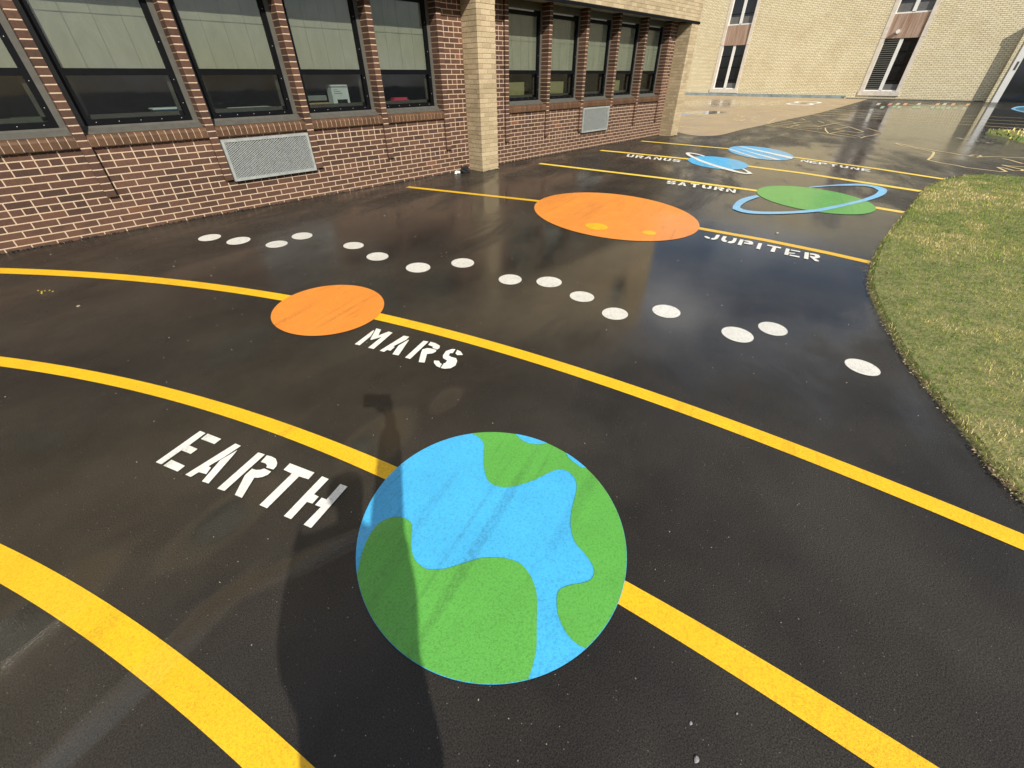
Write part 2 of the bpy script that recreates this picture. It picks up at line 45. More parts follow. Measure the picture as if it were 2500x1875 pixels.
D_ = json.loads('''{"earth":[0.6438,0.7413,0.5441,0.5168,-1.8624],"mars":[1.1187,3.0525,0.4529,0.4071,-1.6653],"jup":[4.9663,2.9708,1.1992,0.9421,-1.9331],"sat":[7.5763,1.2749,0.8524,0.6762,-2.3188],"nep":[11.6572,3.3332,1.088,0.6094,-2.5107],"ura":[9.7024,3.5062,0.8001,0.5392,-2.4354],"jspots":[[4.3144,2.7567,0.1531,0.1247,-1.9798],[4.5195,2.1797,0.0828,0.0743,-2.13]],"dots":[[1.03,5.694,0.131,0.111,-1.759],[1.214,5.336,0.137,0.117,-1.943],[1.455,4.908,0.123,0.107,-1.692],[1.768,4.988,0.137,0.107,-1.742],[1.999,4.26,0.125,0.098,-1.613],[1.994,3.78,0.126,0.102,-1.723],[2.096,3.239,0.129,0.11,-1.793],[2.461,3.023,0.125,0.108,-2.003],[2.485,2.412,0.113,0.101,-2.223],[2.678,2.127,0.115,0.109,-2.062],[2.631,1.742,0.102,0.095,-1.762],[2.557,1.383,0.101,0.095,-3.005],[2.858,1.121,0.11,0.102,-2.512],[2.869,0.598,0.109,0.1,-2.307],[3.122,0.447,0.101,0.093,-2.72],[2.986,-0.106,0.094,0.087,-2.124]],"land1":[[0.1746,0.9471],[0.1947,0.9738],[0.2323,1.0142],[0.2792,1.0497],[0.3318,1.0729],[0.3762,1.0671],[0.4075,1.046],[0.4247,1.0161],[0.4298,0.9873],[0.4229,0.9657],[0.3993,0.9345],[0.3718,0.899],[0.3494,0.8508],[0.3466,0.8144],[0.3541,0.7824],[0.3731,0.7559],[0.4021,0.7321],[0.4412,0.7103],[0.4875,0.6861],[0.5166,0.6704],[0.5456,0.6448],[0.5714,0.6158],[0.5932,0.5831],[0.6059,0.5423],[0.6014,0.5041],[0.5907,0.4737],[0.5714,0.4405],[0.5431,0.4104],[0.4881,0.3641],[0.4374,0.3214],[0.4073,0.3044],[0.3811,0.2919],[0.3573,0.2845]],"land2":[[0.9393,1.1868],[0.9475,1.1637],[0.9446,1.1226],[0.9291,1.0873],[0.8813,1.0386],[0.831,0.9826],[0.7975,0.9298],[0.7898,0.8885],[0.8046,0.8495],[0.8359,0.8166],[0.8842,0.7892],[0.9391,0.7665],[1.0029,0.7498],[1.0456,0.7343],[1.0689,0.7128],[1.0768,0.6794],[1.0649,0.6414],[1.0352,0.6098],[0.9854,0.5819],[0.9273,0.5544],[0.8775,0.5228],[0.837,0.4859],[0.8116,0.4477],[0.803,0.405],[0.7896,0.3641],[0.7736,0.3376],[0.75,0.325],[0.7263,0.327],[0.6975,0.3437],[0.6672,0.3665],[0.6366,0.3809],[0.6133,0.3792],[0.5892,0.3621],[0.5647,0.3388],[0.547,0.3101],[0.5336,0.2713],[0.5324,0.2361],[0.5413,0.2091]],"lake1":[[1.0903,1.0312],[1.0827,0.9946],[1.0841,0.9496],[1.1035,0.9104],[1.1276,0.8867],[1.1513,0.8737]],"lake2":[[1.1649,0.7724],[1.1453,0.7368],[1.1389,0.6967],[1.1385,0.6621],[1.1516,0.6377]],"EARTH":[[[[0.0048,2.21],[0.0189,2.1708],[-0.0632,2.1325],[-0.0421,2.0748],[-0.0745,2.0615],[-0.0988,2.1216],[-0.1877,2.0856],[-0.2028,2.121]],[[0.025,2.159],[0.0596,2.0677],[0.0248,2.0522],[-0.0104,2.1414]],[[-0.1476,2.0856],[-0.1146,1.9948],[-0.1479,1.9801],[-0.1833,2.0699]]],[[[0.0973,1.9819],[0.1102,1.9448],[0.0256,1.9222],[0.0001,1.9187],[-0.0406,1.9133],[-0.0349,1.8954],[-0.0619,1.8675],[-0.0816,1.9059],[-0.1154,1.9002],[-0.1283,1.9339]],[[0.0888,1.927],[0.0103,1.9155],[-0.0881,1.8354],[-0.0715,1.8002],[0.0603,1.903]]],[[[0.152,1.8377],[0.1691,1.8001],[-0.0366,1.7042],[-0.0542,1.7415]],[[0.1731,1.7881],[0.186,1.763],[0.1937,1.7338],[0.1875,1.7027],[0.1771,1.686],[0.1599,1.6742],[0.1413,1.71],[0.149,1.722],[0.1492,1.7384],[0.1372,1.765]],[[0.0933,1.7514],[0.1037,1.7297],[0.1173,1.7171],[0.1324,1.7121],[0.1474,1.6694],[0.1283,1.6613],[0.1074,1.6658],[0.0895,1.6777],[0.0807,1.6879],[0.0026,1.6096],[-0.0127,1.6486],[0.0569,1.7337]]],[[[0.2275,1.6579],[0.2808,1.5201],[0.245,1.5021],[0.2226,1.549],[0.0562,1.477],[0.0409,1.517],[0.2078,1.589],[0.1912,1.6394]]],[[[0.2947,1.4748],[0.3081,1.4375],[0.2244,1.4041],[0.2325,1.3774],[0.1975,1.3624],[0.1858,1.3877],[0.1032,1.3513],[0.0889,1.3877]],[[0.3304,1.3741],[0.3445,1.3378],[0.141,1.2524],[0.1269,1.2893],[0.214,1.3201],[0.2022,1.3475],[0.2388,1.3629],[0.2486,1.3394]]]],"MARS":[[[[1.1667,2.4861],[1.1677,2.4752],[1.1076,2.4235],[0.9928,2.3701],[0.9776,2.4083]],[[1.195,2.4934],[1.208,2.4522],[1.1504,2.3946],[1.23,2.3896],[1.2396,2.3551],[1.2235,2.3481],[1.0324,2.261],[1.0157,2.3023],[1.1557,2.3608],[1.0821,2.3763],[1.0846,2.3897]]],[[[1.2702,2.2629],[1.2862,2.2224],[1.2491,2.2039],[1.1404,2.1963],[1.1432,2.1824],[1.0974,2.1624],[1.0886,2.1866],[1.0605,2.1804],[1.0482,2.2145]],[[1.2585,2.1939],[1.26,2.1877],[1.1012,2.0754],[1.0818,2.1164],[1.1708,2.1793]]],[[[1.3221,2.1082],[1.3393,2.0742],[1.1284,1.9862],[1.1156,2.0237]],[[1.3468,2.0617],[1.3583,2.0248],[1.3583,1.9763],[1.3381,1.9543],[1.318,1.95],[1.3068,1.9874],[1.3194,2.0],[1.3115,2.0412]],[[1.2493,2.0227],[1.2815,2.0143],[1.295,1.9936],[1.3099,1.9522],[1.2948,1.9365],[1.2656,1.9362],[1.2375,1.9556],[1.1664,1.8852],[1.1448,1.9178],[1.2144,1.9905]]],[[[1.4046,1.8519],[1.4064,1.8183],[1.3899,1.7779],[1.3629,1.8025],[1.3687,1.8271]],[[1.4013,1.866],[1.3871,1.8853],[1.3446,1.8943],[1.2999,1.8691],[1.278,1.8418],[1.2789,1.8012],[1.2542,1.7883],[1.2424,1.7912],[1.1986,1.7655],[1.2106,1.7399],[1.2397,1.7184],[1.2781,1.7191],[1.3183,1.7497],[1.3352,1.7813],[1.3232,1.814],[1.3228,1.8408],[1.3467,1.8545],[1.3598,1.8427]],[[1.2222,1.8612],[1.2414,1.8351],[1.2312,1.8127],[1.2306,1.7941],[1.1975,1.7723],[1.1939,1.8006],[1.2047,1.8408]]]],"JUPITER":[[[[4.8171,1.6712],[4.8416,1.6697],[4.8407,1.6459],[4.8147,1.6037],[4.773,1.5974],[4.7755,1.6248],[4.7924,1.6519]],[[4.9726,1.5974],[4.988,1.5651],[4.8941,1.5426],[4.8199,1.5321],[4.772,1.5481],[4.7731,1.5824],[4.8198,1.5861],[4.8406,1.5698]]],[[[4.9775,1.5235],[4.9811,1.4858],[4.8913,1.4703],[4.853,1.4521],[4.836,1.4265],[4.7818,1.4213],[4.782,1.4497],[4.8217,1.4858],[4.8629,1.5009]],[[4.985,1.4146],[4.9955,1.3823],[4.8887,1.3555],[4.8163,1.3472],[4.7791,1.3672],[4.7738,1.4013],[4.8309,1.4088],[4.8563,1.3902],[4.9074,1.3938]]],[[[4.9885,1.3451],[4.994,1.3096],[4.7856,1.2626],[4.7879,1.3017]],[[4.9797,1.3014],[5.0019,1.2629],[4.9971,1.2246],[4.9559,1.1973],[4.895,1.1868],[4.8759,1.2072],[4.8707,1.2689],[4.9109,1.274],[4.9269,1.2369],[4.9491,1.2416],[4.9513,1.2883]]],[[[4.9926,1.1579],[5.0048,1.1249],[4.7875,1.0777],[4.794,1.1157]]],[[[5.0027,1.0711],[5.0084,0.9392],[4.9611,0.9311],[4.9527,0.9721],[4.8035,0.9442],[4.7974,0.9814],[4.965,1.0073],[4.9627,1.0644]]],[[[5.0081,0.8941],[5.0086,0.8591],[4.8912,0.8375],[4.9167,0.7849],[4.8904,0.7805],[4.8614,0.8265],[4.8002,0.8175],[4.7999,0.8525]],[[5.0031,0.8465],[5.0102,0.761],[4.9748,0.7555],[4.9681,0.8397]],[[4.8341,0.8108],[4.8455,0.725],[4.8029,0.7176],[4.7985,0.8047]]],[[[5.0071,0.7209],[5.0246,0.6869],[4.8078,0.6412],[4.8098,0.6793]],[[5.0115,0.6757],[5.0282,0.6403],[5.0181,0.6014],[4.981,0.58],[4.9308,0.5735],[4.8949,0.5881],[4.8887,0.602],[4.8297,0.5527],[4.8117,0.5536],[4.8027,0.5816],[4.9035,0.6509],[4.9324,0.6564],[4.9287,0.6166],[4.9587,0.616],[4.9769,0.6333],[4.9686,0.6668]]]],"SATURN":[[[[7.3649,3.3235],[7.3727,3.2691],[7.3393,3.2375],[7.3035,3.2231],[7.2977,3.2632],[7.3184,3.2775],[7.3147,3.3033]],[[7.3637,3.3321],[7.3587,3.3664],[7.3188,3.3807],[7.2543,3.3548],[7.2273,3.3136],[7.2256,3.2372],[7.1902,3.22],[7.1798,3.2219],[7.1771,3.2405],[7.1269,3.2203],[7.1321,3.1845],[7.172,3.1703],[7.2366,3.1962],[7.2659,3.2383],[7.27,3.3156],[7.3006,3.331],[7.311,3.3291],[7.3135,3.3119]],[[7.1921,3.3298],[7.1979,3.2897],[7.1724,3.2734],[7.1759,3.2491],[7.1257,3.2289],[7.1198,3.2704],[7.1563,3.3154]]],[[[7.1235,3.108],[7.128,3.0703],[7.182,3.0781],[7.1847,3.0558],[7.2319,3.074],[7.2306,3.0852],[7.2896,3.0964],[7.3946,3.137],[7.392,3.1594]],[[7.1401,2.9684],[7.1356,3.0061],[7.2432,3.0711],[7.3954,3.1301],[7.3966,3.1203]]],[[[7.3405,2.9868],[7.3478,2.939],[7.1466,2.8617],[7.1529,2.8207],[7.3541,2.898],[7.3614,2.8502],[7.4215,2.8733],[7.4006,3.0099]]],[[[7.4155,2.8151],[7.4189,2.7732],[7.2628,2.717],[7.2418,2.6842],[7.1913,2.666],[7.1882,2.7035],[7.2318,2.7489]],[[7.4272,2.6707],[7.2435,2.6046],[7.1952,2.6169],[7.1922,2.6545],[7.2427,2.6726],[7.2677,2.6564],[7.4238,2.7126]]],[[[7.1802,2.5423],[7.1848,2.5016],[7.423,2.5767],[7.4184,2.6173]],[[7.281,2.523],[7.2833,2.5026],[7.1917,2.4407],[7.1966,2.3971],[7.2882,2.4591],[7.3252,2.4377],[7.4014,2.4617],[7.4318,2.4983],[7.4239,2.568],[7.3763,2.553],[7.3815,2.5065],[7.3585,2.4918],[7.3339,2.4915],[7.3287,2.538]]],[[[7.1847,2.3552],[7.1839,2.3196],[7.3283,2.3641],[7.387,2.4175]],[[7.4253,2.4223],[7.4244,2.3867],[7.2688,2.2766],[7.4229,2.3241],[7.422,2.2871],[7.1812,2.2129],[7.1821,2.2499],[7.3475,2.3658]]]],"URANUS":[[[[9.462,5.4319],[9.4628,5.3833],[9.228,5.2758],[9.194,5.2315],[9.1181,5.1967],[9.1173,5.2403],[9.1857,5.3055]],[[9.465,5.2641],[9.1887,5.1377],[9.1191,5.1396],[9.1183,5.1832],[9.1943,5.218],[9.2293,5.2053],[9.4641,5.3128]]],[[[9.1206,5.0576],[9.1241,5.0089],[9.4624,5.1609],[9.459,5.2096]],[[9.2602,5.0592],[9.2619,5.0349],[9.1293,4.9358],[9.1331,4.8836],[9.2657,4.9827],[9.3158,4.9656],[9.424,5.0143],[9.4691,5.0669],[9.4632,5.1504],[9.3955,5.12],[9.3995,5.0643],[9.3663,5.0404],[9.3318,5.0339],[9.3279,5.0896]]],[[[9.1568,4.8572],[9.157,4.8128],[9.2223,4.8248],[9.2224,4.7985],[9.2811,4.8227],[9.281,4.8359],[9.3527,4.8523],[9.483,4.906],[9.4829,4.9324]],[[9.1578,4.6926],[9.1575,4.737],[9.2942,4.8198],[9.4831,4.8978],[9.4832,4.8863]]],[[[9.174,4.6487],[9.1753,4.6074],[9.3702,4.6857],[9.447,4.7583]],[[9.4992,4.7709],[9.5005,4.7296],[9.2947,4.5734],[9.5027,4.6569],[9.504,4.614],[9.179,4.4835],[9.1777,4.5264],[9.3964,4.6911]]],[[[9.5157,4.5642],[9.5142,4.5168],[9.3104,4.4426],[9.2796,4.4039],[9.2137,4.3799],[9.215,4.4224],[9.2759,4.4769]],[[9.5107,4.4007],[9.2709,4.3134],[9.212,4.3243],[9.2133,4.3668],[9.2792,4.3908],[9.3083,4.3739],[9.5121,4.4482]]],[[[9.4917,4.2666],[9.4788,4.1999],[9.4329,4.1635],[9.3911,4.1481],[9.4007,4.1972],[9.4271,4.2135],[9.4332,4.245]],[[9.4938,4.2771],[9.5019,4.3192],[9.467,4.3389],[9.3918,4.3112],[9.3487,4.2628],[9.3178,4.1699],[9.2753,4.151],[9.2655,4.1539],[9.27,4.1767],[9.2115,4.1552],[9.203,4.1113],[9.2379,4.0916],[9.3131,4.1193],[9.359,4.1688],[9.3927,4.2627],[9.4296,4.2795],[9.4394,4.2766],[9.4353,4.2556]],[[9.3193,4.2845],[9.3098,4.2354],[9.2778,4.2171],[9.272,4.1873],[9.2135,4.1657],[9.2234,4.2166],[9.2775,4.2692]]]],"NEPTUNE":[[[[10.9357,2.3017],[10.9221,2.2634],[11.098,2.2924],[11.1819,2.3422]],[[11.2261,2.3422],[11.2125,2.304],[11.001,2.2058],[11.1886,2.2367],[11.1745,2.1969],[10.8814,2.1487],[10.8955,2.1885],[11.1198,2.2916]]],[[[10.857,2.1233],[10.8443,2.0756],[10.9695,2.0986],[10.9485,2.0189],[11.0034,2.0291],[11.0245,2.1087],[11.1498,2.1317],[11.1624,2.1795]],[[11.077,2.1092],[11.05,2.0073],[11.1202,2.0202],[11.1472,2.1221]],[[10.8418,2.066],[10.8148,1.9641],[10.885,1.977],[10.912,2.0789]]],[[[10.799,1.9436],[10.7891,1.8983],[11.0976,1.9586],[11.1075,2.0038]],[[10.9044,1.9122],[10.8899,1.8459],[10.9265,1.8242],[11.0345,1.8453],[11.0811,1.8833],[11.0956,1.9496],[11.0339,1.9375],[11.0241,1.8923],[10.9916,1.8787],[10.9562,1.879],[10.9661,1.9243]]],[[[10.9746,1.7907],[10.9621,1.7392],[10.7235,1.6951],[10.7128,1.651],[10.9515,1.6951],[10.939,1.6437],[11.0103,1.6568],[11.0459,1.8039]]],[[[10.9974,1.6112],[10.9864,1.5691],[10.7918,1.5369],[10.7568,1.5075],[10.6938,1.497],[10.7036,1.5347],[10.7684,1.5732]],[[10.9595,1.4661],[10.7306,1.4282],[10.6809,1.4477],[10.6908,1.4854],[10.7537,1.4959],[10.7759,1.4759],[10.9705,1.5082]]],[[[10.6279,1.3716],[10.6213,1.3368],[10.7867,1.3602],[10.8595,1.4043]],[[10.9023,1.4036],[10.8956,1.3688],[10.7076,1.2825],[10.884,1.3075],[10.8771,1.2713],[10.6014,1.2323],[10.6083,1.2685],[10.808,1.3591]]],[[[10.5766,1.1934],[10.569,1.1513],[10.6913,1.169],[10.6787,1.0987],[10.7324,1.1065],[10.745,1.1768],[10.8673,1.1945],[10.8749,1.2366]],[[10.7972,1.1761],[10.7811,1.0862],[10.8497,1.0961],[10.8658,1.186]],[[10.5675,1.1428],[10.5513,1.0529],[10.6199,1.0629],[10.6361,1.1528]]]],"satring":{"u":[[8.3626,1.522],[8.6816,1.3516],[8.9952,1.1582],[9.2079,0.9423],[9.1852,0.7602],[9.0534,0.6259],[8.86,0.5713],[8.5021,0.567],[8.0136,0.6528],[7.5419,0.7888],[7.1181,0.9195],[6.828,1.0257],[6.5395,1.2109],[6.3096,1.4075],[6.1554,1.6002],[6.1333,1.7401],[6.1868,1.8449],[6.2402,1.8986],[6.5457,1.9781],[6.9006,2.0052],[7.2565,1.93]],"l":[[8.3326,1.4833],[8.6588,1.2949],[8.8994,1.0889],[9.0439,0.9146],[9.0173,0.783],[8.8386,0.6844],[8.7714,0.6679],[8.4541,0.668],[8.005,0.7394],[7.5256,0.8724],[7.13,1.0082],[6.883,1.1075],[6.6171,1.2754],[6.4312,1.4444],[6.3128,1.5887],[6.2742,1.7338],[6.3201,1.812],[6.3877,1.8528],[6.552,1.8805],[6.8225,1.8958],[7.168,1.8614]]},"uraring":{"u":[[10.3347,4.0254],[10.5478,4.3154],[10.5836,4.4758],[10.5451,4.5443],[10.3842,4.4982],[10.1184,4.3132],[9.8593,4.0692],[9.596,3.8314],[9.3547,3.5542],[9.159,3.3076],[8.9644,3.0198],[8.8416,2.7726],[8.8158,2.6367],[8.8855,2.5601],[8.9656,2.573],[9.1325,2.6937],[9.3225,2.8456]],"l":[[10.2468,4.0309],[10.4148,4.2561],[10.4574,4.3917],[10.4242,4.4288],[10.3531,4.3855],[10.1534,4.2275],[9.9693,4.0572],[9.7345,3.8329],[9.498,3.5695],[9.3152,3.3166],[9.1453,3.0584],[8.9853,2.8151],[8.9288,2.6765],[8.9687,2.6564],[9.0281,2.6869],[9.1665,2.7802],[9.2734,2.8739]]},"nepstripes":[[[12.4008,4.0996],[12.3831,3.999],[11.4184,2.5558],[11.1535,2.5214]],[[12.1072,4.1316],[12.0605,4.0673],[10.8782,2.636],[10.8019,2.7208]],[[11.7254,4.0461],[11.7986,4.0478],[10.7326,3.0109],[10.7422,3.0981]]],"lineJ":[[[4.0691,6.2548],[4.8111,4.05]],[[5.083,1.84],[5.1506,1.1175],[5.1513,0.5526],[5.1235,0.1928]]],"lineS":[[[7.1872,6.1149],[7.4876,3.6171],[7.5763,2.0178]],[[7.5868,0.5375],[7.5439,0.2126]]],"lineU":[[[9.5487,6.2283],[9.606,5.7709],[9.7339,4.1198]],[[9.6869,2.9127],[9.6045,1.9128],[9.2101,0.1946]]],"lineN":[[[11.7378,6.3945],[11.829,4.0794]],[[11.4695,2.5804],[11.0063,1.0224],[10.6028,0.0162]]],"grass1":[[11.6466,-0.9589],[11.5848,-0.7165],[11.4571,-0.4242],[11.2205,-0.2515],[10.8037,-0.091],[10.3071,0.0559],[9.6912,0.1475],[8.9582,0.193],[8.0968,0.194],[7.4615,0.206],[6.7651,0.2152],[5.8281,0.2219],[5.1033,0.1831],[4.6396,0.1349],[4.307,0.069],[3.9707,-0.0282],[3.7202,-0.1171],[3.4515,-0.21],[3.2417,-0.2891],[3.0478,-0.3752],[2.8839,-0.4585],[2.761,-0.5178],[2.606,-0.599],[2.4505,-0.666],[2.3518,-0.7245],[2.2497,-0.7962],[2.0482,-0.9015]],"grass2":[[15.9503,-1.6756],[17.2807,-1.0564],[18.7342,-0.7008],[19.4628,-0.4102],[20.1289,-0.2793],[20.9698,-0.3853],[21.4572,-0.6948],[21.4772,-1.1291],[21.5755,-1.9889]],"tan":[[14.3552,6.8182],[14.3644,6.6134],[13.9028,5.9463],[14.0648,5.5119],[14.7446,5.3512],[16.5837,5.4402],[18.4454,5.4087],[21.1015,5.4759],[24.8297,5.4113],[29.9719,5.5888],[38.5088,6.0061],[43.1801,6.2719]],"map1":[[[15.6354,1.328],[15.3949,1.0934],[15.0042,0.854],[14.8054,0.5989],[14.5548,0.3522],[14.4093,0.1568],[14.1548,-0.0363],[14.1477,-0.1599],[14.338,-0.2142],[14.4038,-0.3141],[14.2585,-0.3484],[13.9746,-0.2867],[14.0738,-0.1425]],[[14.0643,-0.3237],[14.2507,-0.4679],[14.3684,-0.6623],[14.4418,-0.8069],[14.6094,-1.0928]],[[15.5912,1.3224],[15.1034,1.11],[14.8687,0.8762],[14.5614,0.6122],[14.3403,0.4471],[13.9219,0.425],[13.4011,0.4149],[12.8928,0.4291],[12.5919,0.1926],[12.4286,-0.0536],[12.2669,-0.1798],[12.2312,-0.2879],[12.1694,-0.5061],[12.1136,-0.6744],[12.2144,-0.7402],[12.4919,-0.6724],[12.6651,-0.6196],[12.725,-0.7057]],[[13.0872,-0.6781],[13.0298,-0.801],[13.08,-1.0581]],[[12.6617,-0.7144],[12.4131,-0.8398],[12.4855,-0.9474],[12.6647,-0.9584],[12.8224,-0.8428],[13.0684,-0.6782]],[[14.1305,-0.6827],[13.9507,-0.8049],[13.7226,-0.8946],[13.5452,-0.9724]]],"map2":[[[18.4251,5.4023],[18.0653,4.9014],[17.855,4.3627],[17.4804,3.8115],[17.0631,3.2852],[16.6128,2.7868],[16.3646,2.3593],[16.2358,2.1808],[16.7881,2.1549],[17.262,2.0448],[17.9201,1.9548],[18.7881,2.2]],[[19.5506,2.5891],[18.8903,2.2558],[17.9201,1.9548]],[[19.5583,3.0474],[18.1564,2.4205],[17.7248,2.5256]],[[19.4832,3.0555],[18.3253,3.2634]],[[17.8735,4.5324],[19.3016,4.51]],[[19.471,4.7548],[20.157,4.7853],[21.0125,4.6138]],[[22.1349,5.1668],[21.3992,4.8289]],[[18.9675,3.8534],[20.6591,3.7285]],[[18.0442,3.6607],[18.755,3.5879],[17.9074,3.3893],[17.0361,3.125]],[[16.8976,3.0646],[17.5019,3.0083],[18.057,2.8708]],[[19.0085,5.5228],[18.1238,4.4364],[18.2351,3.5497]],[[19.4839,5.4321],[18.71,4.3553],[18.898,3.8142]],[[20.1235,5.4094],[19.3016,4.51],[19.4264,3.9365]],[[20.7565,5.4298],[20.1031,4.8485],[20.1732,4.483]],[[18.3887,3.1902],[18.0261,2.9063],[17.7398,2.5084]],[[17.2934,2.9249],[16.9553,2.5431],[16.6961,2.2599]],[[21.3944,4.4182],[20.5634,4.0258]],[[20.6591,3.7285],[19.6305,3.0832]],[[18.4251,5.4023],[19.1819,5.5511],[21.6882,5.9863]]],"long":[[[29.9166,10.5256],[29.5906,7.0227],[28.7735,4.6682],[27.8244,-1.2389],[27.704,-2.3301]],[[28.3761,9.9602],[27.8671,6.5821],[27.1383,4.3688],[25.8708,-1.2051],[25.6651,-2.2166]],[[26.818,9.3883],[26.184,6.1517],[25.5443,4.077],[24.1088,-1.1746],[23.8986,-2.1182]],[[25.271,8.8204],[24.8167,5.8022],[24.3094,3.8509],[22.5483,-1.1476],[22.1934,-2.0233]]],"squares":[[0,[[37.1079,4.8694],[37.227,4.7167],[34.5661,4.4352],[34.4534,4.5774]]],[1,[[37.3147,4.323],[37.4328,4.1717],[34.7764,3.9288],[34.6647,4.0698]]],[0,[[37.7827,4.0041],[37.9009,3.8524],[35.2037,3.6302],[35.0918,3.7715]]],[2,[[37.837,3.654],[37.9544,3.5036],[35.2701,3.3062],[35.1589,3.4464]]],[0,[[38.5058,3.0766],[38.6231,2.9262],[35.8873,2.7671],[35.7762,2.9073]]],[2,[[38.8368,2.2353],[38.9526,2.087],[36.2233,1.9855],[36.1136,2.1238]]],[0,[[39.1758,1.9391],[39.2915,1.7909],[36.5365,1.709],[36.4268,1.8473]]],[2,[[39.1577,1.5513],[39.2724,1.4047],[36.5423,1.349],[36.4336,1.4859]]],[2,[[39.3465,0.907],[39.4599,0.7623],[36.7437,0.7492],[36.6361,0.8844]]],[3,[[33.4859,4.1584],[33.5954,4.0213],[31.4058,3.8087],[31.3019,3.9374]]],[4,[[34.4372,3.7656],[34.5477,3.6266],[32.2687,3.4358],[32.1639,3.5659]]],[3,[[34.0193,3.4897],[34.1281,3.3533],[31.9118,3.1823],[31.8085,3.3102]]],[4,[[34.5005,2.8865],[34.6087,2.7508],[32.3684,2.617],[32.2656,2.7443]]],[4,[[34.8144,2.7177],[34.9229,2.5816],[32.6552,2.4577],[32.5521,2.5854]]],[3,[[34.8278,2.1435],[34.9347,2.0096],[32.6958,1.9219],[32.5941,2.0477]]],[4,[[34.9274,1.9092],[35.0339,1.7759],[32.7959,1.7026],[32.6946,1.8278]]],[4,[[34.8959,1.7312],[35.0019,1.5987],[32.777,1.5364],[32.6762,1.6609]]],[3,[[34.9127,1.4951],[35.0181,1.3635],[32.8038,1.3156],[32.7035,1.4393]]],[4,[[34.9651,1.2171],[35.0698,1.0864],[32.8643,1.0552],[32.7646,1.1781]]],[3,[[34.7434,0.8686],[34.8467,0.74],[32.6851,0.7296],[32.5867,0.8506]]]],"leaf":[[34.9052,-0.9045],[36.6086,-1.0423],[37.6068,-1.2271],[38.4084,-1.6815],[37.8733,-2.0973],[35.5361,-2.1477],[33.2695,-1.9361],[31.8507,-1.5246],[31.9218,-1.3098],[33.0452,-1.0919],[34.0653,-0.9682]],"leafin":[[35.0289,-1.0573],[36.581,-1.2142],[37.3515,-1.6562],[36.705,-1.974],[35.4257,-2.0116],[33.8523,-1.8294],[32.7537,-1.5462],[32.8095,-1.2946],[33.9076,-1.1274]],"dashes":[[[18.0218,0.2648],[17.8609,0.1069]],[[17.6668,0.0789],[17.5784,-0.0633]],[[17.4834,-0.1534],[17.4461,-0.2281]],[[17.2809,-0.3648],[17.2404,-0.4309]],[[17.2765,-0.4716],[17.2609,-0.5094]]],"ovals":[[33.148,8.086,1.305,0.732,-2.883],[35.46,8.248,1.471,0.761,-2.886]],"blueline":[[20.1546,9.5522],[20.9293,9.6401],[23.7031,9.398]],"tanlines":[[[29.2117,9.2882],[37.478,10.1341]],[[37.735,10.1582],[39.8566,9.8213]],[[16.0513,7.364],[15.8793,6.5738]],[[30.116,11.8651],[37.0342,12.5865]],[[31.4929,14.53],[36.1324,14.7728]]],"strokes":[[[22.3478,8.074],[21.9777,7.8332]],[[22.685,7.8792],[22.0707,7.588]],[[21.2211,7.1997],[21.9945,7.3498]],[[20.0488,7.0762],[20.6219,7.1366]],[[19.6099,7.2108],[19.5992,6.8483]],[[19.997,7.0266],[19.296,6.5335]],[[19.2774,6.5554],[20.5974,6.7631]],[[20.5974,6.7631],[20.4025,6.5468]],[[20.6037,6.5864],[19.3939,5.9222]],[[19.4099,6.1493],[19.686,6.0746]],[[21.2187,6.721],[21.9074,6.8144]],[[21.9683,6.7417],[21.7241,6.6003]],[[19.8734,8.9293],[19.9999,8.903]],[[19.7812,8.5505],[20.462,8.3518]],[[18.3059,5.3694],[19.1337,5.5147]],[[19.1337,5.5147],[21.6257,5.9443]]]}''')
# ---------------------------------------------------------------- material helpers
def mat(name):
    m = bpy.data.materials.new(name); m.use_nodes = True
    nt = m.node_tree; return m, nt, nt.nodes['Principled BSDF']
def pos(nt, scale=1.0, sc3=None):
    g = N(nt, 'ShaderNodeNewGeometry'); mp = N(nt, 'ShaderNodeMapping')
    mp.inputs['Scale'].default_value = sc3 or (scale,)*3
    L(nt, g.outputs['Position'], mp.inputs['Vector']); return mp.outputs[0]
def noise(nt, vec, s, det=4, ro=.55, dist=0):
    n = N(nt, 'ShaderNodeTexNoise'); n.inputs['Scale'].default_value = s; n.inputs['Detail'].default_value = det; n.inputs['Roughness'].default_value = ro; n.inputs['Distortion'].default_value = dist
    L(nt, vec, n.inputs['Vector']); return n.outputs['Fac']
def ramp(nt, f, stops, interp='LINEAR'):
    r = N(nt, 'ShaderNodeValToRGB'); e = r.color_ramp.elements; r.color_ramp.interpolation = interp
    while len(e) < len(stops): e.new(.5)
    for k, (p, c) in enumerate(stops):
        e[k].position = p; e[k].color = (*c, 1) if len(c) == 3 else c
    L(nt, f, r.inputs['Fac']); return r.outputs['Color']
def vramp(nt, f, a, b, va=0., vb=1.):
    r = N(nt, 'ShaderNodeMapRange', interpolation_type='SMOOTHSTEP'); i = r.inputs
    i[1].default_value = a; i[2].default_value = b; i[3].default_value = va; i[4].default_value = vb
    L(nt, f, i[0]); return r.outputs[0]
def mix(nt, f, a, b, typ='MIX'):
    x = N(nt, 'ShaderNodeMixRGB', blend_type=typ)
    for s, v in ((x.inputs[0], f), (x.inputs[1], a), (x.inputs[2], b)):
        if isinstance(v, (int, float)): s.default_value = v
        elif isinstance(v, tuple): s.default_value = (*v, 1)
        else: L(nt, v, s)
    return x.outputs[0]
def mth(nt, op, a, b=0., c=None):
    x = N(nt, 'ShaderNodeMath', operation=op)
    for s, v in zip(x.inputs, (a, b, c)):
        if v is None: continue
        if isinstance(v, (int, float)): s.default_value = v
        else: L(nt, v, s)
    return x.outputs[0]
